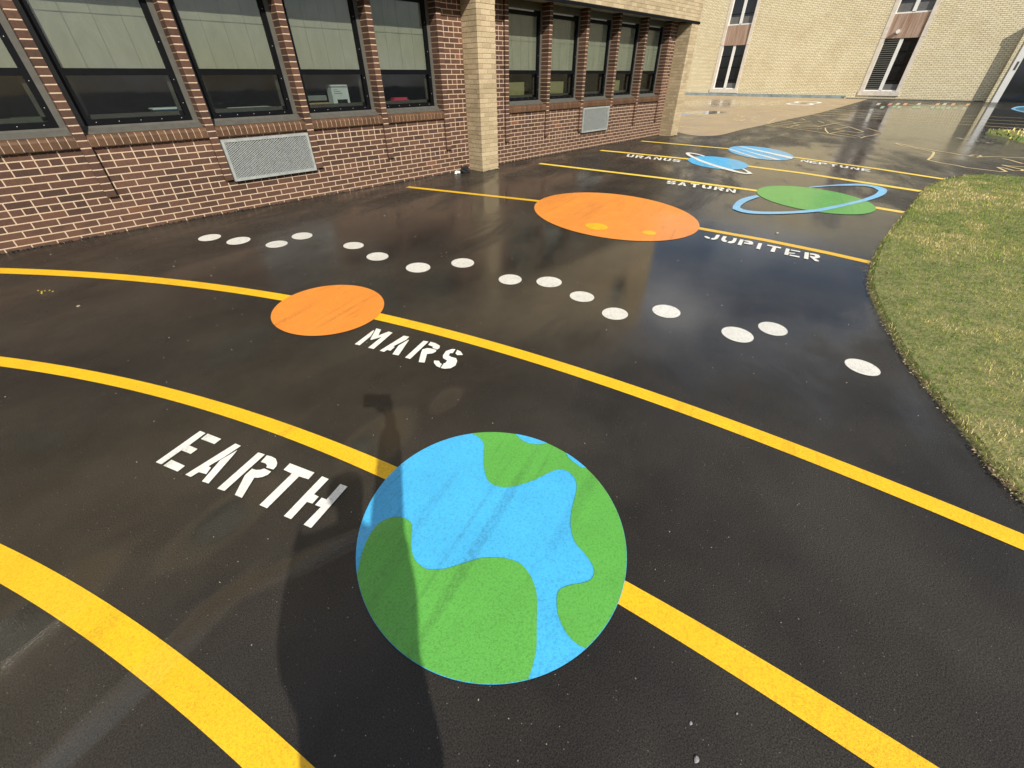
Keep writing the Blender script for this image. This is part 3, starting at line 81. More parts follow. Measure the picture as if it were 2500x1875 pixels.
def bump(nt, h, strength, dist, nrm=None):
    b = N(nt, 'ShaderNodeBump'); b.inputs['Distance'].default_value = dist
    if isinstance(strength, (int, float)): b.inputs['Strength'].default_value = strength
    else: L(nt, strength, b.inputs['Strength'])
    L(nt, h, b.inputs['Height'])
    if nrm is not None: L(nt, nrm, b.inputs['Normal'])
    return b.outputs[0]
def plain(name, c, rough=.6, metal=0, var=.12, scale=8, spec=.5):
    m, nt, b = mat(name); v = noise(nt, pos(nt), scale, 5)
    L(nt, mix(nt, 1.0, c, ramp(nt, v, [(.25, (1-var,)*3), (.75, (1+var,)*3)]), 'MULTIPLY'), b.inputs['Base Color'])
    b.inputs['Roughness'].default_value = rough; b.inputs['Metallic'].default_value = metal; b.inputs['Specular IOR Level'].default_value = spec
    return m
# pools of standing rain: x, y, radius along the wall, radius across it, amount
POOLS = [(28, 1, 10, 3.4, 0, .9), (17, .6, 4.5, 2.1, 0, .5), (11, 2.2, 3.4, 1.6, 0, .55), (7, 1.3, 2.1, 1.1, 0, .65), (4.4, 1.0, 2.0, 1.3, 0, .95), (3.4, 2.2, 2.0, 1.5, 0, .65), (32, 12, 6, 4, 0, .5), (23, 9.5, 1.6, 1, 0, .9),
         (2.6, 4.4, 3, 1.2, 0, .5), (.2, 2.6, 1.8, .7, 15, .35), (-.08, 1.55, .26, .12, 17, .9), (.60, 1.5, .28, .15, 17, .9), (1.03, 1.5, .16, .08, 17, .7), (-.72, 1.58, .34, .13, 17, .9),
         (-.41, 1.13, .40, .055, 17, 1.3), (.05, 1.14, .34, .05, -16, 1.2), (5.6, 4.6, 1.6, 1.0, 0, .45)]
def wetness(nt):
    """film of rain water: 1 = smooth film, 0 = nearly dry"""
    p = pos(nt); g = N(nt, 'ShaderNodeNewGeometry'); sep = N(nt, 'ShaderNodeSeparateXYZ'); L(nt, g.outputs['Position'], sep.inputs[0])
    st = N(nt, 'ShaderNodeMapping', vector_type='TEXTURE'); st.inputs['Rotation'].default_value = (0, 0, R(20)); st.inputs['Scale'].default_value = (2.2, .8, 1); L(nt, g.outputs['Position'], st.inputs['Vector'])
    n1 = noise(nt, st.outputs[0], 1.3, 6, .6, .5)
    tot = None
    for x, y, rx, ry, an, am in POOLS:
        mp_ = N(nt, 'ShaderNodeMapping', vector_type='TEXTURE'); mp_.inputs['Location'].default_value = (x, y, 0); mp_.inputs['Rotation'].default_value = (0, 0, R(an)); mp_.inputs['Scale'].default_value = (rx, ry, 50); L(nt, g.outputs['Position'], mp_.inputs['Vector'])
        ln = N(nt, 'ShaderNodeVectorMath', operation='LENGTH'); L(nt, mp_.outputs[0], ln.inputs[0])
        v = vramp(nt, ln.outputs['Value'], .35, 1.25, am, 0); tot = v if tot is None else mth(nt, 'ADD', tot, v)
    amp = mth(nt, 'MULTIPLY', vramp(nt, sep.outputs['X'], 5, 18, 2.6, 1.2), vramp(nt, sep.outputs['X'], .8, 3.2, .55, 1))
    s = mth(nt, 'ADD', mth(nt, 'MULTIPLY', mth(nt, 'SUBTRACT', n1, .52), amp), tot)
    return s, vramp(nt, s, -.35, .95)
def wetcoat(nt, b, grain, rdry=.27, rwet=.045, w0=.4, wmax=1.0, gs=.32, gd=.003):
    s, W = wetness(nt)
    b.inputs['Coat IOR'].default_value = 1.5
    L(nt, vramp(nt, W, 0, .55, w0, wmax), b.inputs['Coat Weight'])
    rr = mth(nt, 'ADD', vramp(nt, W, 0, 1, rdry, rwet), mth(nt, 'MULTIPLY', mth(nt, 'SUBTRACT', noise(nt, pos(nt), 2.7, 6, .6), .5), .12))
    L(nt, mth(nt, 'MAXIMUM', rr, .035), b.inputs['Coat Roughness'])
    inv = mth(nt, 'SUBTRACT', 1.0, W)
    cn = bump(nt, grain, mth(nt, 'MULTIPLY_ADD', inv, .22, .02), gd)
    rip = noise(nt, pos(nt), 34, 3, .6, 1.2)
    L(nt, bump(nt, rip, .05, .004, cn), b.inputs['Coat Normal'])
    L(nt, bump(nt, grain, gs, gd), b.inputs['Normal'])
    return W
def grain_tex(nt):
    v = N(nt, 'ShaderNodeTexVoronoi'); v.inputs['Scale'].default_value = 230; L(nt, pos(nt), v.inputs['Vector'])
    n = noise(nt, pos(nt), 330, 3, .7); return mth(nt, 'ADD', v.outputs['Distance'], n), v
# asphalt
def asphalt(name, dark, light, w0=.4, chips=True, rd=.27, bl=(.50, 1.35)):
    m, nt, b = mat(name); gr_, v = grain_tex(nt)
    c = ramp(nt, noise(nt, pos(nt), 210, 5, .85), [(.38, dark), (.62, light)])
    c = mix(nt, 1.0, c, ramp(nt, noise(nt, pos(nt), .9, 6, .62), [(.34, (bl[0], bl[0], bl[0]*1.03)), (.66, (bl[1], bl[1]*.97, bl[1]*.9))]), 'MULTIPLY')
    if chips:
        vv = N(nt, 'ShaderNodeTexVoronoi'); vv.inputs['Scale'].default_value = 105; L(nt, pos(nt), vv.inputs['Vector'])
        sel = N(nt, 'ShaderNodeSeparateColor'); L(nt, vv.outputs['Color'], sel.inputs[0])
        k = mth(nt, 'MULTIPLY', mth(nt, 'GREATER_THAN', sel.outputs[0], .955), mth(nt, 'LESS_THAN', vv.outputs['Distance'], .17))
        c = mix(nt, k, c, (.14, .13, .11))
    L(nt, c, b.inputs['Base Color']); b.inputs['Roughness'].default_value = .75; b.inputs['Specular IOR Level'].default_value = .12
    wetcoat(nt, b, gr_, rdry=rd, w0=w0)
    return m
M_ASPH = asphalt('fresh_black_asphalt', (.0028, .0027, .0025), (.050, .045, .039), .5)
M_TAN = asphalt('old_tan_asphalt', (.33, .255, .16), (.47, .37, .24), .04, False, .5, (.9, 1.1))
TYRES = [(.60, .73, .62, .030, 17.5, 0.54), (.55, .80, .55, .012, 17.5, 0.36), (.42, .95, .45, .03, 19, 0.36), (.95, .55, .3, .04, 12, 0.36), (1.18, 2.90, .40, .022, 19, 0.61), (1.12, 2.97, .36, .012, 19, 0.43), (.86, 3.12, .28, .03, 19, 0.54), (1.0, 3.2, .2, .012, 19, 0.36),
         (4.75, 3.68, .62, .030, 12.5, 0.43), (4.9, 3.2, .7, .03, 12, 0.32), (5.6, 2.6, .5, .04, 12, 0.36), (-.1, 2.1, .35, .04, 17, 0.43), (.35, 1.9, .3, .03, 17, 0.36), (1.9, 1.95, .4, .05, 17, 0.43), (1.1, .0, .35, .04, 17, 0.36), (-.6, 1.35, .3, .05, 20, 0.36)]
def paint(name, c, wear=.35, dark=.55, streak=True, edge=None):
    m, nt, b = mat(name); gr_, v = grain_tex(nt)
    st = N(nt, 'ShaderNodeMapping', vector_type='TEXTURE'); st.inputs['Rotation'].default_value = (0, 0, R(17)); st.inputs['Scale'].default_value = (1.1, .085, 1)
    g = N(nt, 'ShaderNodeNewGeometry'); L(nt, g.outputs['Position'], st.inputs['Vector'])
    s1 = noise(nt, st.outputs[0], 1.6, 6, .62); fine = noise(nt, pos(nt), 130, 4, .75)
    sm = mth(nt, 'MULTIPLY', vramp(nt, s1, .53, .66, 0, wear), vramp(nt, noise(nt, pos(nt), .9, 2), .44, .56)) if streak else noise(nt, pos(nt), 3, 3)
    lo = vramp(nt, fine, .34, .56, .74, 1.03)
    cc = mix(nt, 1.0, c, ramp(nt, noise(nt, pos(nt), 5, 4), [(.3, (.93,)*3), (.7, (1.05,)*3)]), 'MULTIPLY')
    pit = vramp(nt, noise(nt, pos(nt), 75, 7, .85), .545, .63)
    cc = mix(nt, mth(nt, 'MULTIPLY', pit, mth(nt, 'ADD', .20, mth(nt, 'MULTIPLY', sm if streak else .3, 1.3))), cc, tuple(x*.35 for x in c))
    if edge: cc = mix(nt, vramp(nt, noise(nt, pos(nt), 26, 5, .7, 1.5), .5, .62, 0, .4), cc, tuple(x*.55 for x in c))
    if streak: cc = mix(nt, mth(nt, 'MULTIPLY', sm, vramp(nt, fine, .4, .55)), cc, tuple(x*dark for x in c))
    tot = None
    for x, y, rx, ry, an, am in TYRES:  # rubber left by wheels
        mp_ = N(nt, 'ShaderNodeMapping', vector_type='TEXTURE'); mp_.inputs['Location'].default_value = (x, y, 0); mp_.inputs['Rotation'].default_value = (0, 0, R(an)); mp_.inputs['Scale'].default_value = (rx, ry, 50); L(nt, g.outputs['Position'], mp_.inputs['Vector'])
        ln = N(nt, 'ShaderNodeVectorMath', operation='LENGTH'); L(nt, mp_.outputs[0], ln.inputs[0]); v2 = vramp(nt, ln.outputs['Value'], .45, 1.05, am, 0); tot = v2 if tot is None else mth(nt, 'ADD', tot, v2)
    cc = mix(nt, mth(nt, 'MULTIPLY', tot, vramp(nt, noise(nt, pos(nt), 60, 6, .85), .42, .60, .25, 1)), cc, tuple(x*.42+.01 for x in c))
    L(nt, mix(nt, 1.0, cc, lo, 'MULTIPLY'), b.inputs['Base Color']); b.inputs['Roughness'].default_value = .55
    wetcoat(nt, b, gr_, rdry=.4, rwet=.12, w0=.15, wmax=.6, gs=.22)
    return m
M_YEL = paint('yellow_line_paint', (.84, .495, .007), .5)
M_YFAR = paint('brightened_far_yellow_paint', (.95, .68, .09), .3)  # paler copy of the line yellow, far lines' bright sheen put into its colour
M_WHT = paint('white_stencil_paint', (.82, .815, .77), .15, .7)
M_WDOT = paint('worn_white_dot_paint', (.72, .715, .67), .2, .6, True, True)
M_ORG = paint('orange_paint', (.86, .29, .036), .55)
M_ORGM = paint('mars_orange_paint', (.84, .275, .033), .7)
M_BLU = paint('sky_blue_paint', (.060, .455, .84), .5, .45)
M_LBL = paint('light_blue_paint', (.22, .53, .84), .3)
M_GRN = paint('grass_green_paint', (.105, .40, .062), .5, .5)
M_NEP = paint('striped_planet_blue_paint', (.13, .45, .78), .3)
M_SPOT = paint('amber_spot_paint', (.80, .49, .006), .3)
M_MAP = paint('pale_yellow_line_paint', (.72, .56, .27), .3)
M_FADE = [paint('faded_paint_%s' % n, c, .6, .7) for n, c in (('white', (.5, .46, .38)), ('pink', (.6, .22, .16)), ('peach', (.62, .33, .17)), ('mint', (.36, .46, .30)), ('green', (.25, .42, .2)))]
# bricks
def brickmat(name, stops, stain=(.75, 1.15), rough=.78, wash=False):
    m, nt, b = mat(name); a = N(nt, 'ShaderNodeAttribute', attribute_name='tone')
    c = ramp(nt, a.outputs['Fac'], stops)
    c = mix(nt, 1.0, c, ramp(nt, noise(nt, pos(nt), 38, 6, .7), [(.3, (.74,)*3), (.72, (1.2,)*3)]), 'MULTIPLY')
    c = mix(nt, 1.0, c, ramp(nt, noise(nt, pos(nt), 1.1, 4), [(.3, (stain[0],)*3), (.7, (stain[1],)*3)]), 'MULTIPLY')
    if wash:  # reddish and pale water stain on the lowest courses
        g = N(nt, 'ShaderNodeNewGeometry'); sp = N(nt, 'ShaderNodeSeparateXYZ'); L(nt, g.outputs['Position'], sp.inputs[0])
        lowz = vramp(nt, mth(nt, 'ADD', sp.outputs['Z'], mth(nt, 'MULTIPLY', noise(nt, pos(nt), 2.2, 5, .7), .5)), .22, .55, 1, 0)
        c = mix(nt, mth(nt, 'MULTIPLY', lowz, vramp(nt, noise(nt, pos(nt), 6, 4), .4, .6, .3, 1)), c, (.115, .058, .036))
    L(nt, c, b.inputs['Base Color']); b.inputs['Roughness'].default_value = rough; b.inputs['Specular IOR Level'].default_value = .3
    L(nt, bump(nt, noise(nt, pos(nt), 160, 5, .7), .5, .003), b.inputs['Normal']); return m
M_BRK = brickmat('brown_brick', [(0, (.060, .034, .024)), (.4, (.088, .045, .031)), (.9, (.110, .056, .038)), (.97, (.115, .060, .038)), (.985, (.18, .075, .04)), (1, (.19, .08, .045))], (.85, 1.12), .78, True)
M_SILLB = brickmat('sill_brick', [(0, (.080, .042, .023)), (1, (.12, .063, .033))], (.85, 1.1), .6)
M_TBR = brickmat('tan_brick', [(0, (.36, .285, .18)), (.5, (.43, .345, .22)), (1, (.49, .395, .26))], (.86, 1.08))
def mortar(name, c):
    m, nt, b = mat(name)
    v = ramp(nt, noise(nt, pos(nt), 45, 6, .7), [(.3, tuple(x*.78 for x in c)), (.7, tuple(min(1, x*1.12) for x in c))])
    L(nt, v, b.inputs['Base Color']); b.inputs['Roughness'].default_value = .9; L(nt, bump(nt, noise(nt, pos(nt), 220, 4), .5, .002), b.inputs['Normal']); return m
M_MOR = mortar('cream_mortar', (.53, .40, .285)); M_TMO = mortar('tan_mortar', (.36, .27, .155))
def brickwall(name, bc1, bc2, mc, bw=.2032, bh=.0677, axis='y', ms=.010, bs=.9):
    m, nt, b = mat(name); g = N(nt, 'ShaderNodeNewGeometry'); s = N(nt, 'ShaderNodeSeparateXYZ'); L(nt, g.outputs['Position'], s.inputs[0])
    cb = N(nt, 'ShaderNodeCombineXYZ'); L(nt, s.outputs['Y' if axis == 'x' else 'X'], cb.inputs[0]); L(nt, s.outputs['Z'], cb.inputs[1])
    t = N(nt, 'ShaderNodeTexBrick'); i = t.inputs; L(nt, cb.outputs[0], i['Vector']); i['Scale'].default_value = 1; i['Brick Width'].default_value = bw; i['Row Height'].default_value = bh; i['Mortar Size'].default_value = ms*.5; i['Mortar Smooth'].default_value = .15; i['Bias'].default_value = 0
    i['Color1'].default_value = (*bc1, 1); i['Color2'].default_value = (*bc2, 1); i['Mortar'].default_value = (*mc, 1)
    c = mix(nt, 1.0, t.outputs['Color'], ramp(nt, noise(nt, pos(nt), .55, 6, .6), [(.25, (.90, .86, .80)), (.55, (1.05, 1.04, 1.03))]), 'MULTIPLY')
    c = mix(nt, 1.0, c, ramp(nt, noise(nt, pos(nt), 9, 5, .7), [(.3, (.86,)*3), (.7, (1.12,)*3)]), 'MULTIPLY')
    L(nt, c, b.inputs['Base Color']); b.inputs['Roughness'].default_value = .85
    h = mth(nt, 'SUBTRACT', 1.0, t.outputs['Fac']); L(nt, bump(nt, mth(nt, 'ADD', h, mth(nt, 'MULTIPLY', noise(nt, pos(nt), 60, 4), .3)), bs, .012), b.inputs['Normal']); return m
M_TWALL = brickwall('tan_brick_courses', (.48, .365, .21), (.56, .43, .255), (.33, .25, .14), axis='y')
M_FAR = brickwall('pale_yellow_brick_courses', (.72, .645, .44), (.80, .73, .52), (.28, .215, .12), bw=.27, bh=.09, axis='x', ms=.022, bs=.5)
M_BLK = plain('black_anodised_metal', (.003, .0035, .005), .55, 0, .3, 20, .12)
M_GRY = plain('grey_brown_metal_trim', (.085, .082, .072), .5, 0, .18, 14)
M_GALV = plain('galvanised_steel', (.50, .53, .52), .45, .15, .2, 25)
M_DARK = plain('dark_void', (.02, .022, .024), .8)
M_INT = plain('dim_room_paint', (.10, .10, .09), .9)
M_SOF = plain('grey_soffit_cement', (.50, .48, .43), .85, 0, .15, 6)
M_CONC = plain('pale_limestone', (.66, .60, .52), .8, 0, .16, 5)
M_WFR = plain('white_painted_frame', (.78, .78, .76), .45, 0, .06, 6)
M_BASE = plain('blue_grey_base_flashing', (.27, .34, .36), .55, .2, .35, 3)
M_ROOF = plain('roof_felt', (.12, .12, .12), .9)
def streaky(name, c1, c2):
    m, nt, b = mat(name); v = noise(nt, pos(nt, 1, (1, 7, .5)), 1.3, 5, .6)
    L(nt, ramp(nt, v, [(.38, c1), (.66, c2)]), b.inputs['Base Color']); b.inputs['Roughness'].default_value = .7; return m
M_SPAN = streaky('stained_pink_spandrel', (.42, .31, .25), (.26, .15, .09))
def blindmat():
    m, nt, b = mat('sage_roller_blind'); v = noise(nt, pos(nt, 1, (3.2, 1, 1.0)), 1.3, 6, .6, 2.5)
    L(nt, ramp(nt, v, [(.3, (.128, .140, .104)), (.7, (.165, .177, .131))]), b.inputs['Base Color']); b.inputs['Roughness'].default_value = .8
    L(nt, bump(nt, noise(nt, pos(nt, 1, (4, 1, .8)), 1.2, 4), .15, .02), b.inputs['Normal']); return m
M_BLIND = blindmat(); M_SEAM = plain('blind_seam', (.10, .11, .08), .8)
def glass(name, tint, refl=1.0):
    m = bpy.data.materials.new(name); m.use_nodes = True; nt = m.node_tree; nt.nodes.clear()
    o = N(nt, 'ShaderNodeOutputMaterial'); t = N(nt, 'ShaderNodeBsdfTransparent'); t.inputs[0].default_value = (*tint, 1)
    g = N(nt, 'ShaderNodeBsdfGlossy'); g.inputs['Roughness'].default_value = .03; g.inputs[0].default_value = (refl,)*3+(1,)
    lw = N(nt, 'ShaderNodeLayerWeight'); fr = mth(nt, 'MULTIPLY_ADD', mth(nt, 'POWER', lw.outputs['Facing'], 5.0), .6, .045); x = N(nt, 'ShaderNodeMixShader')
    L(nt, bump(nt, noise(nt, pos(nt), 2.2, 2), .08, .01), g.inputs['Normal'])
    L(nt, fr, x.inputs[0]); L(nt, t.outputs[0], x.inputs[1]); L(nt, g.outputs[0], x.inputs[2]); L(nt, x.outputs[0], o.inputs[0]); return m
M_GL = glass('clear_glass', (.95, .96, .95), .8); M_GLD = glass('screened_glass', (.74, .76, .74), .7)
M_FGL = plain('dark_far_glass', (.008, .010, .013), .08, 0, .3, 2, .6)
# ---------------------------------------------------------------- object helpers
def ob(name, verts, faces, mats, parent=None, mi=None, tone=None, smooth=False):
    me = bpy.data.meshes.new(name); me.from_pydata([tuple(v) for v in verts], [], faces)
    for m_ in (mats if isinstance(mats, (list, tuple)) else [mats]): me.materials.append(m_)
    if mi: me.polygons.foreach_set('material_index', mi)
    if tone is not None:
        a = me.attributes.new('tone', 'FLOAT', 'FACE'); a.data.foreach_set('value', tone)
    if smooth: me.polygons.foreach_set('use_smooth', [True]*len(faces))
    me.update(); o = bpy.data.objects.new(name, me); col.objects.link(o)
    if parent: o.parent = parent
    return o
def tag(o, label=None, cat=None, group=None, kind=None):
    for k, v in (('label', label), ('category', cat), ('group', group), ('kind', kind)):
        if v: o[k] = v
    return o
def empty(name, loc, label=None, cat=None, group=None):
    e = bpy.data.objects.new(name, None); e.location = loc; e.empty_display_size = .2; col.objects.link(e); return tag(e, label, cat, group)
class MB:
    def __init__(s): s.v = []; s.f = []; s.t = []; s.m = []
    def box(s, a, b, tone=0., mi=0, skip=()):
        x0, y0, z0 = a; x1, y1, z1 = b; n = len(s.v)
        s.v += [(x0, y0, z0), (x1, y0, z0), (x1, y1, z0), (x0, y1, z0), (x0, y0, z1), (x1, y0, z1), (x1, y1, z1), (x0, y1, z1)]
        for k, q in enumerate(((0, 3, 2, 1), (4, 5, 6, 7), (0, 1, 5, 4), (1, 2, 6, 5), (2, 3, 7, 6), (3, 0, 4, 7))):
            if k in skip: continue
            s.f.append(tuple(n+i for i in q)); s.t.append(tone); s.m.append(mi)
    def cbox(s, a, b, tone=0., mi=0, c=.0025):
        """box whose front (-y) and side edges are chamfered a little, like a fired brick"""
        x0, y0, z0 = a; x1, y1, z1 = b; n = len(s.v)
        ring = lambda y, e: [(x0+e, y, z0+e), (x1-e, y, z0+e), (x1-e, y, z1-e), (x0+e, y, z1-e)]
        j = random.uniform(-.0008, .0008)
        s.v += ring(y0+j, c) + ring(y0+c, 0) + ring(y1, 0)
        fs = [(0, 1, 2, 3)] + [(i, i+4, (i+1) % 4+4, (i+1) % 4) for i in range(4)] + [(i+4, i+8, (i+1) % 4+8, (i+1) % 4+4) for i in range(4)] + [(11, 10, 9, 8)]
        for q in fs: s.f.append(tuple(n+i for i in q)); s.t.append(tone); s.m.append(mi)
    def prism(s, prof, x0, x1, tone=0., mi=0):
        """profile (y,z) extruded along x"""
        n = len(s.v); k = len(prof); s.v += [(x0, y, z) for y, z in prof] + [(x1, y, z) for y, z in prof]
        s.f.append(tuple(range(n, n+k))[::-1]); s.f.append(tuple(range(n+k, n+2*k)))
        for i in range(k): s.f.append((n+i, n+(i+1) % k, n+k+(i+1) % k, n+k+i))
        s.t += [tone]*(k+2); s.m += [mi]*(k+2)
    def bar(s, p, q, w, h, mi=0, tone=0.):
        p, q = Vector(p), Vector(q); d = (q-p).normalized(); u = Vector((0, 1, 0)); v = d.cross(u).normalized()
        n = len(s.v)
        for e in (p, q):
            for a, b in ((-1, -1), (1, -1), (1, 1), (-1, 1)): s.v.append(tuple(e + v*(a*w/2) + u*(b*h/2)))
        for q_ in ((0, 1, 2, 3), (7, 6, 5, 4), (0, 4, 5, 1), (1, 5, 6, 2), (2, 6, 7, 3), (3, 7, 4, 0)): s.f.append(tuple(n+i for i in q_)); s.t.append(tone); s.m.append(mi)
    def build(s, name, mats, parent=None, smooth=False):
        o = ob(name, s.v, s.f, mats, parent, s.m, s.t, smooth)
        bm = bmesh.new(); bm.from_mesh(o.data); bmesh.ops.recalc_face_normals(bm, faces=bm.faces); bm.to_mesh(o.data); bm.free(); return o
def poly(name, pts, z, m_, parent=None):
    return ob(name, [(x, y, z) for x, y in pts], [tuple(range(len(pts)))], m_, parent)
def polys(name, lst, z, m_, parent=None):
    v = []; f = []
    for p in lst:
        f.append(tuple(range(len(v), len(v)+len(p)))); v += [(x, y, z) for x, y in p]
    return ob(name, v, f, m_, parent)
def ellpts(e, n=96, k=1.0):
    cx, cy, a, b, t = e; ct, st = math.cos(t), math.sin(t); out = []
    for i in range(n):
        q = 2*math.pi*i/n; x, y = a*k*math.cos(q), b*k*math.sin(q); out.append((cx+x*ct-y*st, cy+x*st+y*ct))
    return out
def smoothp(P, n=6, closed=False):
    P = [Vector(p) for p in P]; out = []
    rngk = range(len(P)) if closed else range(len(P)-1)
    for i in rngk:
        g = (lambda k: P[k % len(P)]) if closed else (lambda k: P[max(0, min(len(P)-1, k))])
        p0, p1, p2, p3 = g(i-1), g(i), g(i+1), g(i+2)
        for j in range(n):
            t = j/n; out.append(.5*((2*p1)+(-p0+p2)*t+(2*p0-5*p1+4*p2-p3)*t*t+(-p0+3*p1-3*p2+p3)*t**3))
    if not closed: out.append(P[-1])
    return [(p.x, p.y) for p in out]
def strip(name, path, width, z, m_, parent=None):
    v = []; f = []; paths = path if isinstance(path[0][0], (list, tuple)) else [path]
    for P in paths:
        P = [Vector(p) for p in P]; n0 = len(v)
        for i, p in enumerate(P):
            d = (P[min(i+1, len(P)-1)]-P[max(i-1, 0)]).normalized(); nn = Vector((-d.y, d.x))*width/2
            v += [(p.x+nn.x, p.y+nn.y, z), (p.x-nn.x, p.y-nn.y, z)]
        for i in range(len(P)-1): f.append((n0+2*i, n0+2*i+1, n0+2*i+3, n0+2*i+2))
    return ob(name, v, f, m_, parent)
def band2(name, U, Lw, z, m_, parent=None):
    n = len(U); v = [(x, y, z) for x, y in U]+[(x, y, z) for x, y in Lw]
    return ob(name, v, [(i, i+1, n+i+1, n+i) for i in range(n-1)], m_, parent)
def cleanup_up(o):
    for p in o.data.polygons:
        if p.normal.z < 0: p.flip()
# ---------------------------------------------------------------- ground
g0 = ob('asphalt_ground', [(-60, -60, 0), (160, -60, 0), (160, 60, 0), (-60, 60, 0)], [(0, 1, 2, 3)], M_ASPH); tag(g0, kind='structure')
tp = smoothp(D_['tan'], 6)
tan_pts = [(13.4, 6.9)] + tp + [(46, tp[-1][1]), (46, 40), (13.4, 40)]
o = poly('old_asphalt_yard', tan_pts, .002, M_TAN); cleanup_up(o); tag(o, kind='structure')
# ---------------------------------------------------------------- painted orbits (arcs of circles about one far centre)
def arc(c, r0, r1, a0, a1, n=160):
    U = []; Lw = []
    for i in range(n+1):
        a = a0+(a1-a0)*i/n; U.append((c[0]+r1*math.cos(a), c[1]+r1*math.sin(a)))
    return U
def orbit(cu, ru, cl, rl, a0, a1, label, n=160):
    U = arc(cu, 0, ru, a0, a1, n); Lw = arc(cl, 0, rl, a0, a1, n)
    o = band2('orbit_line', [(x, y) for x, y in U], Lw, .002, M_YEL); cleanup_up(o)
    return tag(o, label, 'painted line', 'yellow orbit lines painted on the asphalt')
orbit((-9.208, -1.883), 9.358, (-10.186, -2.294), 10.323-.0, R(-22), R(58), 'thick yellow curved line crossing the bottom left corner of the pavement')
orbit((-9.489, -1.764), 10.499, (-8.928, -1.54), 9.816, R(-30), R(62), 'yellow curved line running into the big blue and green earth disc')
orbit((-9.796, -1.395), 11.862, (-9.558, -1.356), 11.527, R(-32), R(58), 'yellow curved line passing behind the small orange mars disc')
def sline(key, wd, lab):
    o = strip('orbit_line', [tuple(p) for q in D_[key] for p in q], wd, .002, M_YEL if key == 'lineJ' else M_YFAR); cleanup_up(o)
    tag(o, lab, 'painted line', 'yellow orbit lines painted on the asphalt')
sline('lineJ', .095, 'straight yellow line broken by the large orange jupiter ellipse')
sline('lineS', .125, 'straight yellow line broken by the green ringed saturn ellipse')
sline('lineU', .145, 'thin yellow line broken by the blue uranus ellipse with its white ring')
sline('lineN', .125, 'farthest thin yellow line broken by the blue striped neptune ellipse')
# ---------------------------------------------------------------- planets
def inner_arc(e, p, q, n=40, way=None):
    """points of ellipse e from near p to near q (the short way unless way given)"""
    P = ellpts(e, 360); d = lambda a, b: (a[0]-b[0])**2+(a[1]-b[1])**2
    i = min(range(360), key=lambda k: d(P[k], p)); j = min(range(360), key=lambda k: d(P[k], q))
    f = (j-i) % 360; b = (i-j) % 360
    fwd = f <= b if way is None else way
    seq = [(i+k) % 360 for k in range(f+1)] if fwd else [(i-k) % 360 for k in range(b+1)]
    return [P[k] for k in seq[::3]]
E = D_['earth']; er = empty('earth_mural', (E[0], E[1], 0), 'large blue and green earth disc painted on the black asphalt', 'pavement mural')
def child(o, par):
    o.parent = par; o.matrix_parent_inverse = Matrix.Translation(par.location).inverted(); return o
o = poly('ocean_disc', ellpts(E, 160), .004, M_BLU); cleanup_up(o); child(o, er)
E2 = [E[0], E[1], E[2]-.0012, E[3]-.0012, E[4]]
for nm, key, way in (('land_patch', 'land1', 0), ('land_patch', 'land2', 0)):
    b = smoothp(D_[key], 4); P = ellpts(E2, 360)
    # keep the inner boundary inside the disc and close along the rim
    best = None
    for wy in (True, False):
        a = inner_arc(E2, b[-1], b[0], way=wy); pts = b[1:-1]+a
        ar = abs(sum(pts[i][0]*pts[(i+1) % len(pts)][1]-pts[(i+1) % len(pts)][0]*pts[i][1] for i in range(len(pts))))/2
        if best is None or ar < best[0]: best = (ar, pts)
    o = poly(nm, best[1], .006, M_GRN); cleanup_up(o); child(o, er)
for key in ('lake1', 'lake2'):
    b = smoothp(D_[key], 4); o = poly('lake_patch', b[1:-1]+inner_arc(E2, b[-1], b[0]), .008, M_BLU); cleanup_up(o); child(o, er)
o = poly('mars_mural', ellpts(D_['mars'], 128), .004, M_ORGM); cleanup_up(o); tag(o, 'plain small orange mars disc with dark tyre marks beside the word MARS', 'pavement mural')
J = D_['jup']; jr = empty('jupiter_mural', (J[0], J[1], 0), 'large orange jupiter ellipse with two amber spots', 'pavement mural')
o = poly('planet_disc', ellpts(J, 160), .004, M_ORG); cleanup_up(o); child(o, jr)
for e in D_['jspots']: o = poly('amber_spot', ellpts(e, 48), .006, M_SPOT); cleanup_up(o); child(o, jr)
S = D_['sat']; sr = empty('saturn_mural', (S[0], S[1], 0), 'green saturn ellipse crossed by a light blue ring', 'pavement mural')
o = poly('planet_disc', ellpts(S, 128), .004, M_GRN); cleanup_up(o); child(o, sr)
o = band2('planet_ring', smoothp(D_['satring']['u'], 5), smoothp(D_['satring']['l'], 5), .006, M_LBL); cleanup_up(o); child(o, sr)
Nn = D_['nep']; nr = empty('neptune_mural', (Nn[0], Nn[1], 0), 'light blue neptune ellipse with three white stripes', 'pavement mural')
o = poly('planet_disc', ellpts(Nn, 128), .004, M_NEP); cleanup_up(o); child(o, nr)
for q in D_['nepstripes']: o = poly('white_stripe', q, .006, M_WHT); cleanup_up(o); child(o, nr)
Un = D_['ura']; ur = empty('uranus_mural', (Un[0], Un[1], 0), 'blue uranus ellipse crossed by a narrow white ring', 'pavement mural')
o = poly('planet_disc', ellpts(Un, 128), .004, M_BLU); cleanup_up(o); child(o, ur)
o = band2('planet_ring', smoothp(D_['uraring']['u'], 4), smoothp(D_['uraring']['l'], 4), .006, M_WHT); cleanup_up(o); child(o, ur)
